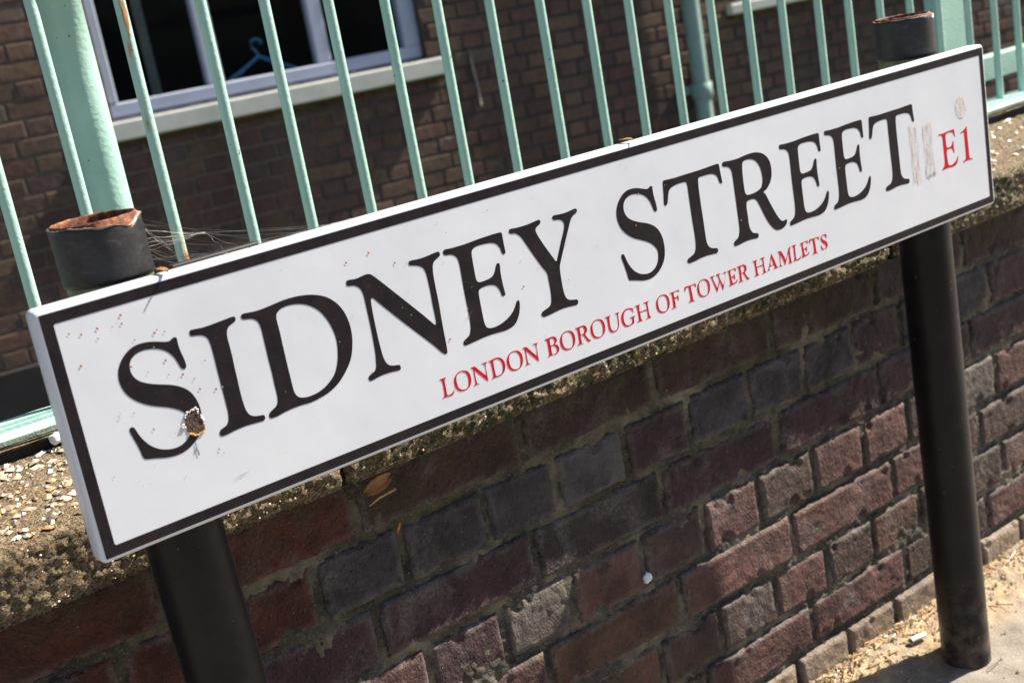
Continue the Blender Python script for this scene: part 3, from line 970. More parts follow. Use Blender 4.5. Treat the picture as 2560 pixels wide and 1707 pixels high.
dm = -0.04
window(W1L, W1R, [(s_of(.4408, dm), s_of(.4560, dm)), (s_of(.5443, dm), s_of(.5590, dm))], -0.192, WT, -0.207, -0.286, s_of(.340), s_of(.6715))
window(W2L, W2R, [(W2L + 0.55, W2L + 0.63), (W2L + 1.15, W2L + 1.27)], -0.222, WT, -0.237, -0.292, s_of(1.052), W2R + 0.09)

cur = empty('curtain', B(s_of(.3965, -0.3), -0.3, -0.9), 'narrow pale curtain edge hanging behind the left window pane', 'curtain')
vs, fs = [], []
sc0 = s_of(.3925, -0.3)
for j, z in enumerate((-0.9, 1.2)):
    for i in range(13):
        vs.append(B(sc0 + 0.0035 * i, -0.3 + 0.012 * math.sin(i * 1.6), z))
for i in range(12): fs.append((i, i + 1, 14 + i, 13 + i))
mesh_obj('cloth', vs, fs, M['curtain'], cur, smooth=True)

def hanger():
    d = -0.16
    def P(xp, zp):
        s = s_of(xp, d)
        p = B(s, d, 0)
        return Vector((p.x, p.y, C(zp * p.y)))
    o = empty('coat_hanger', P(.4907, -0.0105), 'blue plastic coat hanger hanging inside the middle window pane', 'coat hanger')
    tube('hook', [P(*q) for q in ((.4955, -0.0006), (.4952, .0030), (.4905, .0047), (.4862, .0030), (.4858, -0.0018), (.4893, -0.0055), (.4908, -0.0100))], 0.007, M['blue'], o, n=8)
    tube('shoulder_bar', [P(.4587, -0.0250), P(.470, -0.0205), P(.4835, -0.0135), P(.4907, -0.0098), P(.498, -0.0135), P(.511, -0.0200), P(.5235, -0.0248)], 0.009, M['blue'], o, n=8)
    tube('cross_bar', [P(.4587, -0.0252), P(.4910, -0.0262), P(.5235, -0.0250)], 0.006, M['blue'], o, n=8)
hanger()

pipe = empty('drainpipe', B(s_of(.998, 0.065), 0.065, -1.9), 'green cast drainpipe with a collar, on the building wall between the two windows', 'drainpipe')
sp = s_of(.9985, 0.065)
tube('pipe', [B(sp, 0.065, z) for z in (-1.9, -0.7, 0, 5)], 0.0445, M['green_far'], pipe, n=28)
tube('collar', [B(sp, 0.065, z) for z in (-0.680, -0.676, -0.60, -0.596)], [0.050, 0.056, 0.056, 0.050], M['green_far'], pipe, n=28)
bbox('bracket', sp - 0.12, sp + 0.05, 0.003, 0.03, -0.650, -0.605, M['green_far'], pipe, 0.003)
tube('lower_collar', [B(sp, 0.065, z) for z in (-1.62, -1.616, -1.53, -1.526)], [0.050, 0.056, 0.056, 0.050], M['green_far'], pipe, n=28)

ca = []
for xp, zp in ((.7037, -.036), (.7040, -.0492), (.7050, -.062), (.7066, -.079), (.7068, -.092)):
    s = s_of(xp, 0.008); p = B(s, 0.008, 0)
    ca.append(Vector((p.x, p.y, C(zp * p.y))))
cb_o = tube('cable', ca, 0.006, M['cable'], None, n=8)
tag(cb_o, 'thin grey cable end running down the brick wall right of the long window', 'cable')

# ---------------------------------------------------------------- sign posts
def post(xt, xb, yc, r_tube, r_cap, ztop, zcap_bot, zbot, label, seed, torn):
    """xt/xb: centre x at the cap and at the ground"""
    o = empty('sign_post', (xb, yc, 0), label, 'sign post', 'posts carrying the street sign')
    def cx(z):
        return xt + (xb - xt) * (ztop - z) / (ztop - zbot)
    n = 96
    def shell(name, rr, z0, z1, mat, steps, zfun=None, caps=False, inner=None, wob=0.0):
        vs, fs = [], []
        for j in range(steps + 1):
            f = j / steps
            for k in range(n):
                a = 2 * math.pi * k / n
                zt = z1 + (zfun(a) if zfun else 0)
                z = z0 + (zt - z0) * f
                q = rr + wob * noise.noise(Vector((math.cos(a) * 1.5 + seed, math.sin(a) * 1.5, z * 18)))
                vs.append((cx(z) + q * math.cos(a), yc + q * math.sin(a), C(z)))
        for j in range(steps):
            for k in range(n):
                fs.append((j * n + k, j * n + (k + 1) % n, (j + 1) * n + (k + 1) % n, (j + 1) * n + k))
        return mesh_obj(name, vs, fs, mat, o, smooth=True)
    shell('tube', r_tube, zbot - 0.05, ztop - 0.01, M['paint'], 30, wob=0.0002)
    # rusty open end: outer skin, lip and inner wall
    ri, ro = r_tube - 0.0028, r_tube + 0.0002
    prof = [(ro, ztop - 0.0125), (ro, ztop - 0.001), (ro - 0.0009, ztop), (ri + 0.0006, ztop), (ri, ztop - 0.0015)] + [(ri, ztop - 0.012 * i) for i in range(1, 9)]
    vs, fs = [], []
    for (q, z) in prof:
        for k in range(n):
            a = 2 * math.pi * k / n
            jz = 0.0009 * noise.noise(Vector((math.cos(a) * 5 + seed, math.sin(a) * 5, 1)))
            jr = 0.0006 * noise.noise(Vector((math.cos(a) * 7 + seed, math.sin(a) * 7, z * 90)))
            vs.append((cx(z) + (q + jr) * math.cos(a), yc + (q + jr) * math.sin(a), C(z + jz)))
    for j in range(len(prof) - 1):
        for k in range(n):
            fs.append((j * n + k, j * n + (k + 1) % n, (j + 1) * n + (k + 1) % n, (j + 1) * n + k))
    fs.append(tuple(range((len(prof) - 1) * n, len(prof) * n)))
    mesh_obj('rusty_rim', vs, fs, M['rust'], o, smooth=True)
    # black plastic sleeve with a torn upper edge
    def tear(a):
        v = 0.0009 * noise.noise(Vector((math.cos(a) * 3 + seed, math.sin(a) * 3, 4))) + 0.0006 * noise.noise(Vector((math.cos(a) * 14 + seed, math.sin(a) * 14, 4)))
        for (c0, wd, dp) in torn:
            dlt = (a - c0 + math.pi) % (2 * math.pi) - math.pi
            v -= dp * math.exp(-(dlt / wd) ** 2)
        return v
    sl = shell('plastic_sleeve', r_cap, zcap_bot, ztop - 0.0022, M['plastic'], 14, tear, wob=0.0004)
    md = sl.modifiers.new('thickness', 'SOLIDIFY'); md.thickness = 0.0016; md.offset = 0
    # pale torn lip
    vs, fs = [], []
    for k in range(n):
        a = 2 * math.pi * k / n
        zt = ztop - 0.0022 + tear(a)
        wd = 0.0001 + sum(0.0014 * math.exp(-(((a - c0 + math.pi) % (2 * math.pi) - math.pi) / (w2 * 0.7)) ** 2) for c0, w2, dp in torn)
        q = r_cap + 0.0009
        vs += [(cx(zt) + q * math.cos(a), yc + q * math.sin(a), C(zt - 0.0006)), (cx(zt) + (q + wd) * math.cos(a), yc + (q + wd) * math.sin(a), C(zt + wd * 0.8)), (cx(zt) + (q - 0.0022) * math.cos(a), yc + (q - 0.0022) * math.sin(a), C(zt + 0.0002 + wd * 0.5))]
    for k in range(n):
        a, b_ = 3 * k, 3 * ((k + 1) % n)
        fs += [(a, b_, b_ + 1, a + 1), (a + 1, b_ + 1, b_ + 2, a + 2)]
    mesh_obj('torn_edge', vs, fs, M['peel'], o, smooth=True)
    shell('lower_sleeve', r_tube + 0.0006, zcap_bot - 0.03, zcap_bot + 0.006, M['galv'], 3)
    return o
post(0.3378, 0.3604, 1.056, 0.0355, 0.0371, -0.1129, -0.1648, -H, 'black sign post nearer the camera, its open top thick with orange rust', 1, [(R(-62), 0.30, 0.0075), (R(-100), 0.35, 0.0035), (R(-20), 0.4, 0.002)])
post(1.4329, 1.4426, 1.056, 0.0350, 0.0373, -0.1114, -0.1642, -H, 'black sign post farther from the camera, standing free on the pavement at right', 2, [(R(-72), 0.22, 0.0065), (R(-40), 0.2, 0.002)])

# ---------------------------------------------------------------- the street sign
BIG = {'S':[[(9235,-2197),(9248,-2210),(9247,-2243),(9248,-2290),(9255,-2343),(9265,-2394),(9270,-2446),(9266,-2471),(9255,-2483),(9239,-2482),(9225,-2472),(9215,-2452),(9202,-2408),(9186,-2364),(9160,-2321),(9128,-2286),(9084,-2257),(9039,-2239),(8992,-2228),(8945,-2223),(8900,-2228),(8858,-2243),(8827,-2268),(8807,-2299),(8798,-2340),(8801,-2381),(8817,-2421),(8848,-2460),(8890,-2490),(8934,-2513),(8988,-2536),(9052,-2559),(9112,-2583),(9166,-2613),(9213,-2649),(9250,-2693),(9278,-2753),(9294,-2816),(9297,-2885),(9290,-2951),(9271,-3013),(9234,-3071),(9184,-3118),(9122,-3154),(9057,-3174),(8991,-3178),(8928,-3171),(8871,-3157),(8806,-3137),(8741,-3120),(8722,-3108),(8712,-3083),(8705,-3033),(8693,-2974),(8677,-2911),(8664,-2856),(8663,-2830),(8672,-2817),(8690,-2815),(8706,-2827),(8715,-2851),(8729,-2895),(8752,-2946),(8785,-2999),(8821,-3039),(8868,-3074),(8913,-3095),(8970,-3110),(9019,-3113),(9071,-3103),(9122,-3075),(9160,-3036),(9183,-2983),(9190,-2932),(9184,-2893),(9161,-2857),(9120,-2814),(9076,-2783),(9032,-2758),(8977,-2733),(8914,-2705),(8853,-2671),(8794,-2626),(8746,-2578),(8713,-2526),(8692,-2467),(8685,-2407),(8692,-2351),(8713,-2298),(8747,-2249),(8794,-2206),(8848,-2176),(8909,-2162),(8967,-2163),(9023,-2172),(9079,-2188),(9125,-2204),(9157,-2213),(9182,-2213),(9204,-2203),(9220,-2196)]],'I':[[(3811,-2221),(3820,-2205),(3840,-2201),(3880,-2205),(3939,-2211),(4008,-2209),(4086,-2205),(4165,-2200),(4220,-2198),(4236,-2201),(4245,-2215),(4243,-2233),(4229,-2247),(4197,-2258),(4170,-2270),(4149,-2293),(4136,-2327),(4132,-2374),(4134,-2426),(4135,-2531),(4132,-2635),(4131,-2747),(4129,-2860),(4132,-2945),(4136,-2992),(4142,-3032),(4156,-3069),(4178,-3094),(4210,-3111),(4256,-3121),(4287,-3127),(4299,-3142),(4297,-3163),(4282,-3177),(4250,-3177),(4186,-3172),(4123,-3167),(4059,-3168),(3995,-3172),(3929,-3181),(3882,-3182),(3864,-3176),(3854,-3158),(3859,-3139),(3874,-3121),(3908,-3111),(3939,-3097),(3959,-3071),(3971,-3034),(3976,-2983),(3976,-2922),(3976,-2846),(3974,-2733),(3973,-2614),(3973,-2495),(3971,-2398),(3966,-2345),(3958,-2317),(3938,-2289),(3908,-2272),(3873,-2262),(3837,-2256),(3816,-2248)]],'D':[[(4296,-2222),(4307,-2206),(4331,-2201),(4380,-2206),(4446,-2212),(4532,-2209),(4629,-2200),(4718,-2192),(4805,-2192),(4892,-2199),(4986,-2217),(5069,-2245),(5149,-2288),(5223,-2357),(5276,-2442),(5308,-2543),(5317,-2638),(5309,-2736),(5287,-2822),(5253,-2904),(5197,-2979),(5118,-3055),(5040,-3106),(4948,-3142),(4852,-3161),(4759,-3170),(4670,-3164),(4581,-3164),(4491,-3171),(4417,-3183),(4360,-3183),(4345,-3175),(4338,-3156),(4347,-3134),(4373,-3116),(4412,-3099),(4440,-3075),(4453,-3039),(4458,-2987),(4457,-2904),(4459,-2791),(4456,-2684),(4456,-2563),(4456,-2459),(4455,-2378),(4447,-2328),(4430,-2295),(4401,-2273),(4366,-2260),(4326,-2254),(4304,-2242)],[(4638,-2285),(4670,-2263),(4720,-2252),(4790,-2254),(4866,-2269),(4938,-2299),(4999,-2342),(5056,-2405),(5100,-2486),(5132,-2578),(5147,-2670),(5143,-2760),(5127,-2839),(5101,-2915),(5060,-2986),(5001,-3038),(4927,-3081),(4848,-3105),(4773,-3111),(4712,-3105),(4671,-3090),(4645,-3068),(4628,-3027),(4623,-2976),(4622,-2893),(4620,-2794),(4620,-2688),(4620,-2582),(4621,-2477),(4619,-2395),(4618,-2339),(4626,-2301)]],'N':[[(5368,-2215),(5375,-2198),(5397,-2194),(5437,-2199),(5483,-2203),(5532,-2197),(5580,-2192),(5613,-2195),(5642,-2210),(5688,-2256),(5764,-2342),(5856,-2448),(5949,-2555),(6043,-2664),(6122,-2757),(6177,-2825),(6201,-2855),(6214,-2866),(6225,-2862),(6231,-2833),(6232,-2763),(6231,-2658),(6234,-2538),(6232,-2438),(6228,-2368),(6215,-2317),(6192,-2285),(6148,-2260),(6101,-2245),(6073,-2238),(6059,-2224),(6062,-2203),(6076,-2193),(6113,-2196),(6182,-2201),(6262,-2199),(6345,-2192),(6402,-2189),(6420,-2200),(6421,-2222),(6409,-2238),(6366,-2255),(6338,-2273),(6318,-2306),(6308,-2351),(6303,-2418),(6302,-2531),(6303,-2679),(6298,-2835),(6296,-2975),(6296,-3090),(6293,-3156),(6286,-3176),(6271,-3182),(6251,-3172),(6221,-3143),(6162,-3067),(6073,-2965),(5977,-2857),(5883,-2751),(5790,-2642),(5699,-2535),(5647,-2471),(5617,-2435),(5599,-2422),(5586,-2431),(5580,-2462),(5576,-2545),(5574,-2672),(5575,-2808),(5580,-2912),(5584,-2974),(5595,-3029),(5614,-3072),(5643,-3097),(5688,-3112),(5736,-3121),(5748,-3138),(5747,-3159),(5733,-3172),(5695,-3169),(5608,-3160),(5520,-3161),(5440,-3172),(5406,-3174),(5390,-3160),(5387,-3140),(5404,-3122),(5441,-3108),(5470,-3094),(5491,-3064),(5501,-3016),(5512,-2942),(5518,-2825),(5522,-2690),(5521,-2555),(5520,-2462),(5519,-2386),(5509,-2329),(5486,-2290),(5450,-2264),(5415,-2253),(5383,-2248),(5368,-2234)]],'E':[[(6459,-2212),(6468,-2195),(6495,-2190),(6550,-2195),(6625,-2197),(6740,-2197),(6877,-2190),(7014,-2187),(7113,-2187),(7157,-2190),(7173,-2195),(7181,-2211),(7180,-2263),(7181,-2328),(7183,-2393),(7176,-2409),(7157,-2413),(7142,-2403),(7134,-2381),(7127,-2346),(7109,-2313),(7081,-2285),(7036,-2266),(6979,-2256),(6902,-2251),(6843,-2253),(6806,-2267),(6785,-2293),(6779,-2336),(6777,-2415),(6776,-2503),(6778,-2560),(6786,-2588),(6807,-2604),(6840,-2608),(6900,-2606),(6951,-2599),(6990,-2579),(7017,-2545),(7035,-2509),(7051,-2484),(7070,-2480),(7085,-2489),(7087,-2514),(7081,-2570),(7080,-2643),(7083,-2718),(7090,-2789),(7089,-2810),(7076,-2820),(7059,-2818),(7044,-2804),(7037,-2770),(7021,-2729),(6994,-2693),(6954,-2674),(6906,-2664),(6847,-2664),(6804,-2671),(6785,-2687),(6777,-2722),(6775,-2786),(6776,-2892),(6777,-2974),(6782,-3029),(6796,-3064),(6822,-3082),(6869,-3091),(6940,-3089),(7025,-3069),(7098,-3036),(7153,-2994),(7189,-2950),(7209,-2919),(7230,-2910),(7243,-2924),(7242,-2961),(7222,-3031),(7195,-3081),(7154,-3128),(7098,-3153),(7024,-3164),(6934,-3160),(6835,-3154),(6736,-3155),(6626,-3163),(6537,-3168),(6510,-3168),(6494,-3155),(6493,-3134),(6509,-3115),(6554,-3096),(6582,-3076),(6602,-3037),(6614,-2967),(6616,-2886),(6615,-2764),(6614,-2619),(6617,-2484),(6618,-2396),(6614,-2336),(6602,-2301),(6575,-2272),(6536,-2254),(6491,-2247),(6466,-2236)]],'Y':[[(7268,-2206),(7277,-2192),(7302,-2188),(7358,-2194),(7433,-2197),(7510,-2196),(7589,-2189),(7648,-2184),(7667,-2187),(7676,-2200),(7674,-2218),(7659,-2231),(7630,-2242),(7607,-2257),(7597,-2282),(7603,-2310),(7627,-2366),(7668,-2447),(7711,-2524),(7754,-2598),(7777,-2639),(7789,-2653),(7800,-2649),(7821,-2611),(7854,-2549),(7897,-2466),(7937,-2398),(7960,-2349),(7970,-2313),(7966,-2284),(7946,-2261),(7910,-2245),(7862,-2237),(7841,-2228),(7832,-2209),(7842,-2192),(7868,-2188),(7921,-2193),(8000,-2197),(8072,-2191),(8129,-2185),(8153,-2187),(8167,-2200),(8164,-2219),(8149,-2233),(8110,-2247),(8080,-2269),(8052,-2305),(8019,-2364),(7972,-2446),(7914,-2549),(7865,-2639),(7835,-2694),(7823,-2730),(7818,-2784),(7816,-2887),(7819,-2967),(7827,-3025),(7844,-3064),(7874,-3089),(7926,-3104),(7971,-3113),(7985,-3129),(7984,-3151),(7969,-3167),(7933,-3168),(7864,-3160),(7783,-3155),(7702,-3159),(7620,-3167),(7540,-3172),(7511,-3169),(7491,-3154),(7488,-3135),(7500,-3116),(7535,-3105),(7587,-3092),(7621,-3074),(7639,-3044),(7649,-2999),(7654,-2929),(7653,-2857),(7652,-2794),(7650,-2758),(7638,-2723),(7601,-2666),(7551,-2579),(7496,-2476),(7449,-2386),(7412,-2315),(7382,-2277),(7350,-2252),(7318,-2243),(7287,-2236),(7270,-2224)]],'T':[[(9409,-2196),(9418,-2183),(9442,-2180),(9520,-2185),(9625,-2188),(9754,-2187),(9894,-2187),(10036,-2186),(10170,-2181),(10248,-2180),(10276,-2182),(10291,-2195),(10294,-2231),(10299,-2292),(10306,-2364),(10309,-2397),(10300,-2408),(10281,-2407),(10265,-2396),(10253,-2360),(10238,-2321),(10210,-2292),(10163,-2273),(10098,-2264),(10022,-2263),(9966,-2264),(9944,-2279),(9936,-2320),(9931,-2389),(9930,-2507),(9932,-2641),(9934,-2768),(9935,-2880),(9936,-2960),(9943,-3014),(9962,-3055),(9996,-3084),(10049,-3101),(10087,-3110),(10098,-3126),(10096,-3150),(10076,-3165),(10026,-3162),(9927,-3154),(9826,-3154),(9725,-3165),(9648,-3168),(9621,-3163),(9606,-3147),(9607,-3128),(9626,-3111),(9678,-3096),(9720,-3080),(9747,-3051),(9762,-3007),(9770,-2933),(9770,-2822),(9766,-2703),(9765,-2569),(9764,-2436),(9765,-2335),(9760,-2292),(9748,-2272),(9717,-2265),(9642,-2263),(9577,-2268),(9522,-2280),(9485,-2306),(9465,-2343),(9449,-2393),(9433,-2436),(9414,-2453),(9396,-2452),(9383,-2439),(9383,-2408),(9395,-2327),(9402,-2252)]],'R':[[(10341,-2205),(10350,-2187),(10379,-2180),(10446,-2187),(10519,-2191),(10603,-2191),(10701,-2182),(10798,-2178),(10874,-2181),(10947,-2195),(11008,-2219),(11067,-2261),(11111,-2319),(11131,-2391),(11128,-2474),(11108,-2537),(11073,-2590),(11014,-2637),(10954,-2662),(10982,-2694),(11026,-2785),(11084,-2898),(11135,-2987),(11171,-3038),(11205,-3068),(11244,-3072),(11274,-3067),(11290,-3078),(11287,-3106),(11256,-3137),(11195,-3158),(11138,-3160),(11094,-3151),(11058,-3130),(11025,-3099),(10971,-3028),(10921,-2935),(10874,-2832),(10834,-2751),(10807,-2718),(10772,-2702),(10713,-2697),(10668,-2704),(10651,-2726),(10644,-2785),(10646,-2883),(10646,-2966),(10657,-3026),(10677,-3065),(10710,-3091),(10763,-3106),(10782,-3122),(10780,-3149),(10757,-3164),(10704,-3158),(10617,-3153),(10530,-3154),(10442,-3163),(10383,-3163),(10364,-3149),(10363,-3126),(10383,-3106),(10430,-3086),(10459,-3060),(10479,-3008),(10485,-2934),(10485,-2821),(10485,-2679),(10484,-2545),(10483,-2426),(10480,-2337),(10468,-2290),(10442,-2261),(10403,-2243),(10363,-2236),(10345,-2222)],[(10662,-2274),(10678,-2247),(10712,-2236),(10766,-2237),(10813,-2246),(10868,-2270),(10914,-2314),(10947,-2373),(10961,-2444),(10963,-2512),(10946,-2569),(10915,-2607),(10856,-2627),(10789,-2637),(10724,-2638),(10682,-2632),(10658,-2615),(10648,-2583),(10645,-2508),(10647,-2411),(10652,-2331)]]}
POST = {'e':[[(14358,-2690),(14363,-2683),(14415,-2688),(14478,-2688),(14558,-2683),(14639,-2681),(14695,-2681),(14706,-2683),(14708,-2707),(14712,-2741),(14716,-2780),(14706,-2783),(14696,-2769),(14686,-2743),(14669,-2722),(14642,-2709),(14604,-2702),(14555,-2704),(14523,-2709),(14509,-2723),(14505,-2751),(14505,-2803),(14509,-2857),(14515,-2884),(14528,-2893),(14568,-2895),(14600,-2892),(14626,-2879),(14641,-2855),(14652,-2834),(14667,-2830),(14669,-2847),(14668,-2895),(14671,-2948),(14674,-2982),(14662,-2989),(14652,-2973),(14640,-2946),(14623,-2924),(14596,-2918),(14548,-2916),(14520,-2919),(14509,-2938),(14507,-2985),(14510,-3043),(14515,-3092),(14523,-3121),(14541,-3134),(14581,-3136),(14630,-3130),(14673,-3112),(14709,-3086),(14733,-3058),(14745,-3050),(14749,-3061),(14740,-3093),(14718,-3132),(14691,-3155),(14649,-3165),(14585,-3165),(14521,-3161),(14457,-3161),(14409,-3165),(14385,-3166),(14374,-3158),(14388,-3146),(14418,-3129),(14437,-3109),(14445,-3077),(14446,-3020),(14444,-2953),(14442,-2881),(14441,-2809),(14441,-2752),(14430,-2721),(14405,-2705),(14370,-2700)]],'1':[[(14840,-2763),(14854,-2753),(14904,-2741),(14952,-2720),(14975,-2700),(14990,-2701),(14990,-2739),(14987,-2816),(14991,-2904),(14994,-3002),(14994,-3089),(14998,-3124),(15012,-3140),(15044,-3145),(15065,-3147),(15059,-3159),(15018,-3158),(14952,-3153),(14894,-3158),(14860,-3165),(14843,-3159),(14854,-3149),(14902,-3133),(14917,-3112),(14922,-3064),(14922,-2987),(14921,-2909),(14920,-2831),(14918,-2783),(14913,-2765),(14893,-2761),(14868,-2768),(14847,-2771)]]}
